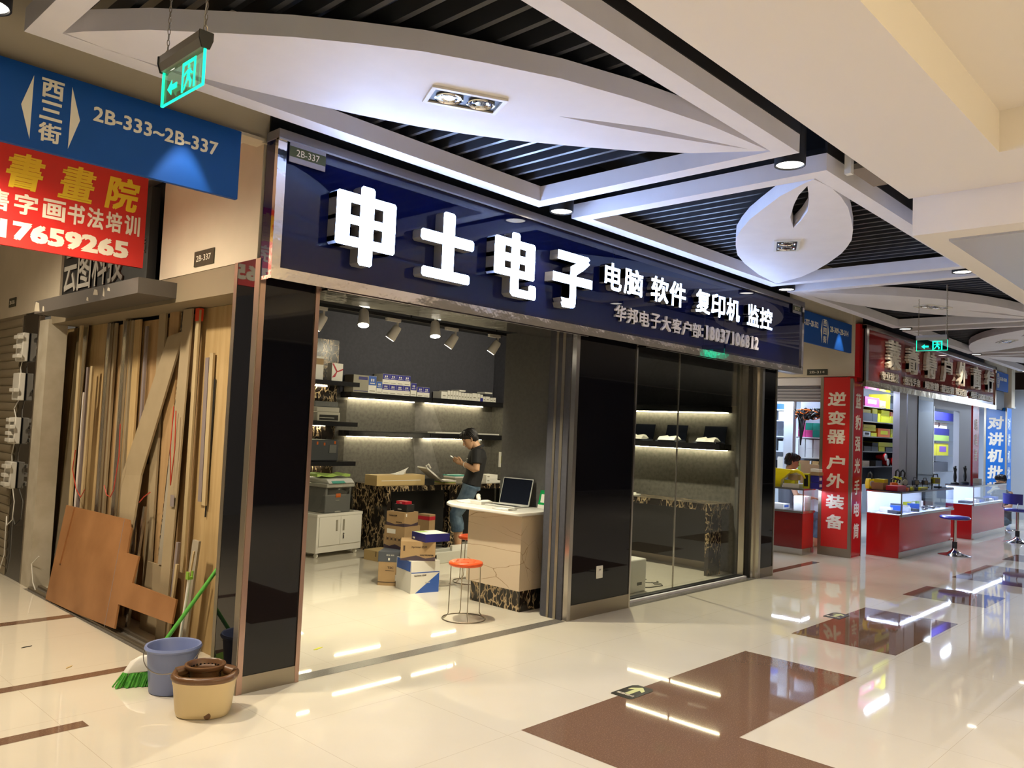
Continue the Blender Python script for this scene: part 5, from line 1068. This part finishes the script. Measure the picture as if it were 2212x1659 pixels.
# ---- shelf unit behind the shop window
t = thing('goods_shelf', 'glass shelf unit full of yellow boxes behind the window under the red fascia', 'shelf')
zs = (2.195, 1.955, 1.715, 1.475, 1.232)
for zz in zs: MB().box(10.55, .42, zz - .015, 12.46, .85, zz).build('board', 'steel', t)
MB().box(12.46, .40, 0, 12.50, .86, 2.45).build('side', 'charcoal', t); MB().box(10.50, .40, 0, 10.54, .86, 2.45).build('side', 'charcoal', t); MB().box(10.5, .86, .9, 12.5, .875, 2.2).build('back', 'charcoal', t); fin(t)
ROWS = [
 (2.196, [(10.80, .62, .15, 'pink', 'paper'), (11.44, .30, .12, 'cardboard', 'paper'), (11.80, .14, .24, 'yellow', None), (11.98, .34, .10, 'charcoal', None)]),
 (1.956, [(10.72, .42, .13, 'charcoal', None), (11.16, .20, .13, 'charcoal', None), (11.38, .12, .14, 'yellow', None), (11.55, .40, .09, 'yellow', None), (11.97, .44, .12, 'yellow', None)]),
 (1.716, [(10.76, .30, .075, 'shop_white', 'black'), (11.10, .24, .06, 'yellow', None), (11.40, .56, .14, 'orange', 'yellow'), (12.02, .36, .07, 'yellow', 'black')]),
 (1.476, [(10.80, .30, .08, 'charcoal', None), (11.12, .30, .08, 'charcoal', None), (11.46, .26, .08, 'yellow', None), (11.78, .30, .07, 'charcoal', None), (12.12, .28, .07, 'charcoal', None)]),
 (1.233, [(10.74, .30, .09, 'paper', None), (11.32, .28, .09, 'charcoal', None)])]
nm = ('top', 'second', 'third', 'fourth', 'lowest')
for r, (zz, row) in enumerate(ROWS):
    for k, (x, w_, h, mk, fc) in enumerate(row): block(x, .44, zz, w_, .3, h, mk, '%s box from the left on the %s shelf board behind the shop window' % (ORD[k], nm[r]), group='boxes behind the shop window', face=fc)
for x, zz, w_, h, mk, lb in ((10.72, 2.088, .36, .05, 'yellow', 'yellow box on top of the charcoal boxes on the second shelf'), (11.16, 2.088, .22, .08, 'yellow', 'second yellow box on top of the charcoal boxes'), (11.55, 2.048, .40, .06, 'yellow', 'yellow box in the middle of the tall yellow stack'), (11.57, 2.11, .38, .05, 'yellow', 'topmost yellow box of the tall yellow stack'), (12.0, 2.078, .40, .07, 'orange', 'orange box on the rightmost yellow box'), (10.78, 1.80, .54, .05, 'yellow', 'flat yellow box lying on the third shelf'), (10.80, 1.852, .52, .05, 'yellow', 'upper flat yellow box on the third shelf'), (12.02, 1.79, .36, .07, 'yellow', 'upper yellow box at the right of the third shelf'), (11.46, 1.558, .78, .07, 'yellow', 'long yellow box on the fourth shelf'), (11.18, 1.56, .26, .06, 'black', 'black pack on the fourth shelf')):
    block(x, .45, zz, w_, .28, h, mk, lb)
for x, zz, r_, lb in ((11.66, 1.385, .055, 'white faced round lamp on the lowest shelf'), (11.76, 1.302, .055, 'grey round lamp on the lowest shelf'), (12.08, 1.315, .065, 'silver round searchlight on the lowest shelf')):
    t = thing('round_lamp', lb, 'lamp', 'round searchlights'); MB().cyl((x, .40, zz), (x, .55, zz), r_ * 1.15, r_ * .6, 20).build('shell', 'red_panel', t, 40); MB().cyl((x, .394, zz), (x, .40, zz), r_, None, 20).build('lens', 'paper', t)
    MB().box(x - .02, .46, 1.233, x + .02, .52, zz - r_ * .6).build('foot', 'black', t); fin(t)
# ---- things on the nearest counter
z = .941
def worklamp(x, y, s, mk, label, rot=0):
    t = thing('work_lamp', label, 'lamp', 'portable lamps on the counter')
    MB().box(-.05 * s, -.03 * s, .04 * s, .05 * s, .03 * s, .12 * s).build('housing', mk, t, 0, .006); MB().box(-.038 * s, -.032 * s, .052 * s, .038 * s, -.03 * s, .108 * s).build('lens', 'grey_box', t)
    MB().tube([(-.06 * s, 0, 0), (-.06 * s, 0, .10 * s)], .006 * s, 6).tube([(.06 * s, 0, 0), (.06 * s, 0, .10 * s)], .006 * s, 6).tube([(-.06 * s, -.04 * s, .004), (.06 * s, -.04 * s, .004)], .006 * s, 6).tube([(-.04 * s, 0, .12 * s), (-.03 * s, 0, .16 * s), (.03 * s, 0, .16 * s), (.04 * s, 0, .12 * s)], .006 * s, 6).build('stand', 'black', t, 40); fin(t, (x, y, z), rot)
worklamp(11.28, -.18, 1.0, 'charcoal', 'small dark work lamp near the middle of the nearest counter top', -.4); worklamp(12.06, -.25, 1.25, 'yellow', 'yellow work lamp at the right end of the nearest counter top', -.5); worklamp(11.68, -.20, .9, 'charcoal', 'round eyed dark lamp beside the yellow work lamp', -.4)
def handlamp(x, y, h, mk, label, rot=0):
    t = thing('hand_lamp', label, 'lamp', 'hand lamps on the counter')
    MB().ring_loft([[(-.05, -.04, 0), (.05, -.04, 0), (.05, .04, 0), (-.05, .04, 0)], [(-.055, -.05, h * .3), (.055, -.05, h * .3), (.055, .05, h * .3), (-.055, .05, h * .3)], [(-.04, -.03, h * .62), (.04, -.03, h * .62), (.04, .05, h * .62), (-.04, .05, h * .62)]]).build('body', mk, t, 0, .006)
    MB().cyl((0, -.055, h * .32), (0, -.045, h * .32), .045, None, 16).build('lens', 'printer_light', t); MB().tube([(0, -.03, h * .6), (0, -.04, h * .85), (0, 0, h), (0, .04, h * .9), (0, .045, h * .6)], .012, 8).build('handle', 'black', t, 40); fin(t, (x, y, z), rot)
handlamp(10.66, -.12, .28, 'yellow', 'yellow hand lamp standing tall at the middle of the counter', -.5); handlamp(10.95, -.10, .27, 'charcoal', 'dark hand lamp right of the yellow hand lamp', -.5)
handlamp(9.86, .0, .24, 'yellow_bag', 'yellow hand lamp close to the red column', -.6); handlamp(10.12, -.25, .17, 'orange', 'orange hand lamp lying in front of the yellow ones', .6); handlamp(10.38, -.2, .15, 'paper', 'pale hand lamp between the orange and yellow lamps', .2)
block(9.80, -.40, z, .36, .16, .07, 'red_box', 'red box at the front corner of the nearest counter top'); block(9.80, -.2, z, .2, .16, .10, 'cardboard', 'brown box close to the red column on the counter top'); block(9.84, -.2, z + .101, .16, .14, .05, 'yellow', 'yellow pack on the brown box on the counter')
for i in range(5): block(10.22 + i * .10, -.40 + .02 * (i % 2), z, .08, .09, .035 + .02 * (i % 2), ('orange', 'charcoal', 'yellow', 'grey_box', 'charcoal')[i], '%s small pack from the left along the front of the nearest counter top' % ORD[i], 'pack', 'goods_pack')
block(10.75, -.42, z, .34, .06, .03, 'yellow', 'slim yellow torch pack at the front of the counter top', 'pack', 'goods_pack')
for x, lb in ((13.72, 'left'), (14.35, 'right')):
    t = thing('telescope_stand', lb + ' of the two dark figurine like stands on the second counter top', 'stand', 'stands on the second counter'); MB().lathe((0, 0, 0), [(0, 0), (.07, 0), (.07, .02), (.02, .04), (.03, .12), (.02, .2), (0, .2)], 14).build('foot', 'black', t, 40); MB().tube([(-.06, 0, .30), (0, 0, .2), (.05, 0, .27)], .018, 8).tube([(0, 0, .2), (.02, 0, .32)], .015, 8).build('tube_arms', 'black', t, 40); fin(t, (x, -.1, .941))
block(14.9, -.2, .941, .2, .1, .08, 'paper', 'white card box at the right end of the second counter top')
# ---- doorway shelves
t = thing('goods_shelf', 'glass shelf seen through the doorway under the red fascia', 'shelf')
for zz in (2.12, 1.72, 1.41, 1.07): MB().box(15.6, .88, zz - .015, 17.5, 1.3, zz).build('board', 'steel', t)
MB().box(15.6, 1.3, 0, 17.5, 1.32, 2.4).build('back', 'shop_white', t); MB().box(15.62, .89, 2.16, 17.4, .91, 2.33).build('header', 'toner_blue', t); fin(t)
block(15.75, .9, 1.721, 1.25, .3, .12, 'green_print', 'green rolled sleeping mat on the doorway shelf', 'mat', 'rolled_mat'); block(15.72, .9, 1.842, 1.3, .3, .14, 'navy_box', 'navy rolled sleeping bag on the doorway shelf', 'mat', 'rolled_mat')
block(15.75, .9, 1.411, .4, .3, .26, 'yellow', 'left yellow carton on the doorway shelf'); block(16.17, .9, 1.411, .8, .3, .26, 'yellow', 'right yellow carton with purple mark on the doorway shelf', face='purple'); block(15.75, .9, 1.071, 1.2, .3, .2, 'charcoal', 'dark folded tents on the low doorway shelf', 'tent', 'folded_tent')
for k in range(2): block(15.8 + k * .62, .92, 1.988, .5, .25, .115, 'paper', ('left', 'right')[k] + ' white pack on the sleeping bag on the doorway shelf')

# ---- bar stools
def bar_stool(label, back):
    t = thing('bar_stool', label, 'stool', 'blue bar stools')
    MB().lathe((0, 0, 0), [(0, .0), (.225, 0), (.225, .006), (.10, .035), (.045, .075), (.032, .10), (0, .10)], 32).build('foot_plate', 'chrome', t, 40)
    MB().cyl((0, 0, .10), (0, 0, .53), .024, None, 16).build('column', 'chrome', t, 40); MB().cyl((0, 0, .10), (0, 0, .20), .034, None, 16).build('collar', 'black', t, 40)
    MB().lathe((0, 0, .53), [(0, 0), (.17, 0), (.205, .012), (.21, .03), (.19, .048), (0, .05)], 32).build('seat', 'stool_blue', t, 50)
    MB().tube([(.03, 0, .22), (.20, .06, .20), (.24, 0, .20), (.20, -.06, .20), (.03, 0, .22)], .008, 8).build('foot_rest', 'chrome', t, 50)
    if back:
        MB().ring_loft([[(.20 * math.cos(a), .20 * math.sin(a), .66), (.215 * math.cos(a), .215 * math.sin(a), .66), (.225 * math.cos(a), .225 * math.sin(a), .84), (.21 * math.cos(a), .21 * math.sin(a), .84)] for a in [-1.1 + 2.2 * i / 10 for i in range(11)]]).build('backrest', 'stool_blue', t, 40)
        for s in (-1, 1): MB().tube([(.10, .12 * s, .56), (.18, .15 * s, .60), (.20 * math.cos(.8), .20 * math.sin(.8 * s), .70)], .009, 8).build('back_bracket', 'chrome', t, 40)
    return t
fin(bar_stool('blue bar stool with chrome base beside the nearest red display counter', False), (10.99, -.83, 0), .4)
fin(bar_stool('blue bar stool with a curved backrest at the right edge of the photo', True), (13.95, -1.03, 0), 2.6)
# ---- white interior lights of the red shop
for x, y, e in ((10.02, 1.5, 60), (11.4, .34, 34), (12.4, 1.7, 30), (14.0, .9, 60), (16.2, .6, 60)):
    l = bpy.data.lights.new('shop_tube_light', 'AREA'); l.energy = e; l.color = (.70, .84, 1.0); l.shape = 'RECTANGLE'; l.size = 1.2; l.size_y = .05
    o = bpy.data.objects.new('shop_tube_light', l); COL.objects.link(o); o.location = (x, y, 2.54)
l = bpy.data.lights.new('shop_tube_light', 'AREA'); l.energy = 110; l.color = (.75, .86, 1.0); l.shape = 'RECTANGLE'; l.size = 1.5; l.size_y = .4
o = bpy.data.objects.new('shop_tube_light', l); COL.objects.link(o); o.location = (18.9, -1.4, 2.9)

# ================================================================== PEOPLE
def fuse(mb, name, mk, parent, voxel=.006, iters=4):
    """weld overlapping limbs into one continuous skin"""
    o = mb.build('fuse_source', mk)
    r = o.modifiers.new('remesh', 'REMESH'); r.mode = 'VOXEL'; r.voxel_size = voxel
    s = o.modifiers.new('smooth', 'SMOOTH'); s.factor = .5; s.iterations = iters
    dg = bpy.context.evaluated_depsgraph_get(); dg.update()
    me = bpy.data.meshes.new_from_object(o.evaluated_get(dg)); bpy.data.objects.remove(o)
    me.name = name; me.materials.clear(); me.materials.append(M[mk]); me.shade_smooth()
    b = bpy.data.objects.new(name, me); COL.objects.link(b); b.parent = parent
    return b
def V(*a): return Vector(a)
def head_into(mb, c, fx, fz, s=1.0):
    """face forward fx, crown fz; c is the middle of the head"""
    fx = Vector(fx).normalized(); fz = Vector(fz); fz = (fz - fx * fz.dot(fx)).normalized(); fy = fz.cross(fx); c = Vector(c)
    P = lambda x, y, z: c + (fx * x + fy * y + fz * z) * s
    rings = []
    for z, a, b, o in ((-.118, .018, .022, .055), (-.108, .040, .036, .045), (-.085, .058, .050, .032), (-.055, .075, .062, .018), (-.02, .088, .070, .006), (.02, .094, .075, -.002), (.06, .090, .073, -.006), (.09, .074, .060, -.008), (.112, .045, .038, -.008), (.120, .012, .012, -.008)):
        rings.append([P(o + a * math.cos(q), b * math.sin(q), z) for q in [2 * PI * i / 20 for i in range(20)]])
    mb.ring_loft(rings)
    mb.tube([P(.088, 0, .025), P(.103, 0, -.01), P(.116, 0, -.026), P(.098, 0, -.036)], [.010 * s, .011 * s, .015 * s, .010 * s], 8)       # nose
    mb.tube([P(.090, -.022, -.062), P(.100, 0, -.060), P(.090, .022, -.062)], .009 * s, 8)                                                # lips
    mb.tube([P(.083, -.045, .030), P(.094, -.02, .034), P(.094, .02, .034), P(.083, .045, .030)], .009 * s, 8)                            # brow
    for y in (-1, 1): mb.tube([P(-.012, y * .074, .028), P(-.024, y * .083, .012), P(-.016, y * .080, -.022), P(-.004, y * .074, -.034)], [(.010 * s, .006 * s)] * 4, 8)
    return P
def head_parts(P, parent, s=1.0, fringe=True):
    e = MB(); 
    for y in (-1, 1): e.tube([P(.092, y * .020, .012), P(.094, y * .032, .014), P(.086, y * .043, .011)], .0042 * s, 6)
    e.build('eyelid_line', 'hair', parent, 50)
    m = MB(); m.tube([P(.103, -.020, -.0615), P(.109, 0, -.060), P(.103, .020, -.0615)], .002 * s, 5); m.build('mouth_line', 'red_box', parent)
    h = MB(); rings = []
    for z, a, b, o in ((-.055, .052, .055, -.050), (-.02, .074, .074, -.038), (.015, .090, .084, -.024), (.05, .108, .090, -.002), (.085, .106, .086, .0), (.112, .088, .072, -.002), (.132, .055, .046, -.004), (.140, .015, .012, -.004)):
        rings.append([P(o + a * math.cos(q), b * math.sin(q), z + .006 * math.sin(5 * q + z * 60)) for q in [2 * PI * i / 26 for i in range(26)]])
    h.ring_loft(rings)
    R_ = random.Random(5)
    for i in range(34):
        q = 2 * PI * i / 34; r0 = .06 + .02 * R_.random()
        front = math.cos(q) > .2
        p0 = P(r0 * math.cos(q) - .004, r0 * .85 * math.sin(q), .118); p1 = P(.100 * math.cos(q) + .002, .088 * math.sin(q), .078 + .02 * R_.random()); p2 = P((.112 if front else .096) * math.cos(q) - (0 if front else .02), .088 * math.sin(q), (.052 if front else .0) + .02 * R_.random())
        h.tube([p0, p1, p2], [(.014 * s, .010 * s), (.014 * s, .009 * s), (.004 * s, .004 * s)], 6)
    h.build('hair', 'hair', parent, 60)
def hand_into(mb, wrist, palm_end, across, nrm, curl=.6, thumb=1.0, s=1.0):
    """palm from wrist to palm_end, knuckles spread along 'across'; fingers curl towards nrm"""
    w0 = Vector(wrist); p = Vector(palm_end); d = (p - w0).normalized(); a = Vector(across).normalized(); a = (a - d * a.dot(d)).normalized(); n_ = Vector(nrm).normalized()
    mb.tube([w0, w0 + d * .03, (w0 + p) / 2 + d * .012, p], [(.021 * s, .026 * s), (.018 * s, .033 * s), (.017 * s, .039 * s), (.013 * s, .036 * s)], 12, 0, True, False, n_)
    for k, ln in enumerate((.068, .078, .072, .056)):
        b = p + a * ((1.5 - k) * .018 * s) - d * .006; q0 = b + d * (ln * .45 * s); t1 = (d * math.cos(curl) + n_ * math.sin(curl)); q1 = q0 + t1 * (ln * .33 * s); t2 = (d * math.cos(curl * 2.1) + n_ * math.sin(curl * 2.1)); q2 = q1 + t2 * (ln * .26 * s)
        mb.tube([b, q0, q1, q2], [.0092 * s, .0090 * s, .0082 * s, .0066 * s], 8)
    tb = w0 + d * .028 + a * (.030 * s); t1 = tb + (d * .6 + a * .55 + n_ * .35).normalized() * .038 * s; t2 = t1 + (d * .9 + a * .05 + n_ * .45).normalized() * .032 * s
    mb.tube([tb - a * .012, tb, t1, t2], [.014 * s, .0125 * s, .0105 * s, .0082 * s], 8)

# ---- the man with the phone; local frame: +X is the way he faces, +Y his left
pm = thing('person', 'man in black polo shirt and jeans looking down at his phone by the marble desk', 'person')
b = MB()
nk = V(-.045, 0, 1.36); hc = V(.035, 0, 1.440)
P = head_into(b, hc, (.86, 0, -.50), (.50, 0, .86), .97)
b.tube([V(-.065, 0, 1.28), V(-.05, 0, 1.34), V(-.02, 0, 1.385), V(.005, 0, 1.42)], [.065, .056, .054, .056], 14)
b.tube([V(.0, 0, .80), V(-.01, 0, .90), V(-.035, 0, 1.0), V(-.05, 0, 1.12), V(-.06, 0, 1.22), V(-.06, 0, 1.29), V(-.055, 0, 1.33)], [(.10, .15), (.095, .145), (.088, .135), (.098, .150), (.105, .165), (.085, .160), (.05, .07)], 20, 0, True, False, (1, 0, 0))
EL, WL = V(-.065, .235, 1.065), V(.115, .095, 1.135); ER, WR = V(-.03, -.235, 1.07), V(.13, -.075, 1.125)
for sh_, el, wr in ((V(-.06, .175, 1.285), EL, WL), (V(-.06, -.175, 1.285), ER, WR)):
    b.tube([sh_ * .9 + V(-.006, 0, .128), sh_, sh_.lerp(el, .5), el, el.lerp(wr, .12), el.lerp(wr, .45), wr], [.052, .056, .047, .041, .043, .037, .026], 12)
hand_into(b, WL, WL + V(.068, -.030, .030), V(.3, .2, .9), V(.30, -.85, .2), .75)
hand_into(b, WR, WR + V(.066, .028, .032), V(.3, -.2, .9), V(.30, .85, .2), .75)
for y in (.09, -.09):
    b.tube([V(.0, y, .84), V(.06, y * 1.05, .70), V(.175, y * 1.1, .50), V(.17, y * 1.1, .44), V(.14, y * 1.1, .32), V(.13, y * 1.1, .16), V(.13, y * 1.1, .07)], [.088, .082, .060, .056, .057, .042, .036], 12)
    b.tube([V(.10, y * 1.1, .045), V(.16, y * 1.12, .045), V(.24, y * 1.2, .030), V(.30, y * 1.25, .022)], [(.040, .036), (.042, .040), (.030, .044), (.018, .036)], 10)
fuse(b, 'body', 'skin', pm, .0055, 3)
head_parts(P, pm, .97)
c = MB()
c.tube([V(.0, 0, .875), V(-.012, 0, .93), V(-.036, 0, 1.02), V(-.05, 0, 1.12), V(-.06, 0, 1.22), V(-.062, 0, 1.29), V(-.058, 0, 1.325)], [(.124, .176), (.118, .170), (.112, .162), (.118, .172), (.122, .182), (.100, .172), (.062, .085)], 24, 0, True, False, (1, 0, 0))
for sh_, el in ((V(-.06, .175, 1.285), EL), (V(-.06, -.175, 1.285), ER)):
    c.tube([sh_ * .8 + V(-.012, 0, .26), sh_ + V(0, 0, .005), sh_.lerp(el, .35), sh_.lerp(el, .66)], [.064, .071, .068, .070], 14)
fuse(c, 'polo_shirt', 'shirt', pm, .006, 3)
c = MB(); c.tube([V(-.058 + .074 * math.cos(q), .078 * math.sin(q), 1.335 - .035 * math.cos(q)) for q in [2 * PI * i / 20 for i in range(20)]], [(.018, .010)] * 20, 8, 0, False, True); c.build('collar', 'shirt', pm, 60)
MB().text('华邦', (-.150, .03, 1.15), -Y, Z, .07, .03, .004, 0, None, .0).build('back_print', 'paper', pm); MB().box(.055, .06, 1.19, .068, .085, 1.20).build('chest_logo', 'paper', pm)
c = MB()
c.tube([V(.0, 0, .80), V(.0, 0, .86), V(-.005, 0, .91)], [(.118, .168), (.116, .168), (.108, .158)], 20, 0, True, False, (1, 0, 0))
for y in (.09, -.09): c.tube([V(.0, y, .86), V(.06, y * 1.05, .70), V(.178, y * 1.1, .50), V(.17, y * 1.1, .44), V(.145, y * 1.1, .35), V(.14, y * 1.1, .29)], [.100, .096, .076, .074, .074, .072], 14)
fuse(c, 'jeans', 'jeans', pm, .006, 2)
MB().tube([WL + V(-.035 + .0, .028, -.012) + V(0, .034 * math.cos(q) * .6, .034 * math.sin(q)) + V(.022 * math.cos(q), 0, 0) for q in [2 * PI * i / 18 for i in range(18)]], .0045, 6, 0, False, True).build('bracelet', 'paper', pm, 50)
for y in (.09, -.09): MB().ring_loft([[V(x, y * 1.12 * (1 + (x - .1) * .6) + s * w_, z) for x, z, s, w_ in ((.08, 0, -1, .036), (.31, 0, -1, .04), (.31, 0, 1, .04), (.08, 0, 1, .036))], [V(x, y * 1.12 * (1 + (x - .1) * .6) + s * w_, z) for x, z, s, w_ in ((.08, .02, -1, .036), (.31, .02, -1, .04), (.31, .02, 1, .04), (.08, .02, 1, .036))]]).build('sandal', 'black', pm)
fin(pm, (4.70, 3.02, 0), math.radians(133.5))
t = thing('phone', 'white mobile phone held by the man in the black polo shirt', 'phone')
MB().hexa([(-.075, -.036, -.004), (.075, -.036, -.004), (.075, .036, -.004), (-.075, .036, -.004)], [(-.075, -.036, .004), (.075, -.036, .004), (.075, .036, .004), (-.075, .036, .004)]).build('case', 'white_plastic', t, 0, .002); MB().box(-.065, -.032, .004, .065, .032, .0045).build('screen', 'screen', t)
F = Vector((math.cos(math.radians(133.5)), math.sin(math.radians(133.5)), 0)); t.location = Vector((4.70, 3.02, 0)) + F * .215 + V(0, 0, 1.185); t.rotation_euler = (0, math.radians(-28), math.radians(133.5))

# ---- seated man in the side shop and a head behind the second counter
def seated(loc, rot, label, hair_only=False):
    t = thing('person', label, 'person'); b = MB()
    P = head_into(b, (.04, 0, 1.265), (.97, 0, -.22), (.22, 0, .97))
    b.tube([V(-.01, 0, 1.08), V(.0, 0, 1.15), V(.02, 0, 1.22)], [.06, .054, .056], 12)
    b.tube([V(0, 0, .46), V(-.02, 0, .62), V(-.02, 0, .82), V(-.02, 0, 1.0), V(-.01, 0, 1.10)], [(.12, .17), (.10, .15), (.11, .16), (.11, .17), (.05, .08)], 18, 0, True, False, (1, 0, 0))
    for s in (1, -1):
        w0 = V(.30, s * .10, .74)
        b.tube([V(-.01, s * .16, 1.06), V(0, s * .2, .9), V(.04, s * .22, .78), V(.17, s * .17, .74), w0], [.055, .047, .042, .038, .026], 10)
        hand_into(b, w0, w0 + V(.075, -.02 * s, -.005), V(0, -s, 0), V(0, 0, -1), .4)
        b.tube([V(.0, s * .09, .47), V(.22, s * .1, .48), V(.40, s * .1, .46), V(.42, s * .1, .40), V(.40, s * .1, .22), V(.38, s * .1, .06)], [.085, .075, .06, .056, .05, .036], 10)
        b.tube([V(.36, s * .1, .045), V(.46, s * .1, .035), V(.55, s * .1, .022)], [(.04, .038), (.032, .042), (.018, .034)], 8)
    fuse(b, 'body', 'skin', t, .008, 2); head_parts(P, t)
    c = MB(); c.tube([V(0, 0, .48), V(-.02, 0, .62), V(-.02, 0, .82), V(-.02, 0, 1.0), V(-.012, 0, 1.10)], [(.14, .19), (.12, .17), (.125, .178), (.125, .19), (.07, .1)], 18, 0, True, False, (1, 0, 0))
    for s in (1, -1): c.tube([V(-.01, s * .13, 1.05), V(-.005, s * .18, .98), V(.0, s * .2, .86)], [.066, .068, .064], 10)
    fuse(c, 'shirt', 'charcoal', t, .008, 2)
    c = MB(); c.tube([V(0, 0, .42), V(0, 0, .52)], [(.15, .18), (.14, .18)], 14, 0, True, False, (1, 0, 0))
    for s in (1, -1): c.tube([V(.0, s * .09, .47), V(.22, s * .1, .48), V(.42, s * .1, .46), V(.43, s * .1, .40), V(.40, s * .1, .14)], [.10, .09, .074, .07, .058], 10)
    fuse(c, 'trousers', 'jeans', t, .008, 2); fin(t, loc, rot)
def seat_for(loc, label):
    t = thing('seat_box', label, 'stool'); MB().cyl((0, 0, .34), (0, 0, .375), .13, None, 20).build('seat', 'stool_blue', t, 40)
    for k in range(4): MB().cyl((.09 * math.cos(k * PI / 2), .09 * math.sin(k * PI / 2), .34), (.14 * math.cos(k * PI / 2), .14 * math.sin(k * PI / 2), 0), .012).build('leg', 'dull_steel', t)
    fin(t, loc)
seated((9.60, 1.12, 0), math.radians(-46), 'dark haired man sitting behind the side passage counter, face turned right')
seat_for((9.58, 1.14, 0), 'round stool under the seated man in the side shop')
seated((16.6, -.22 + .0, -.32), math.radians(150), 'person whose dark hair shows just above the second glass counter')
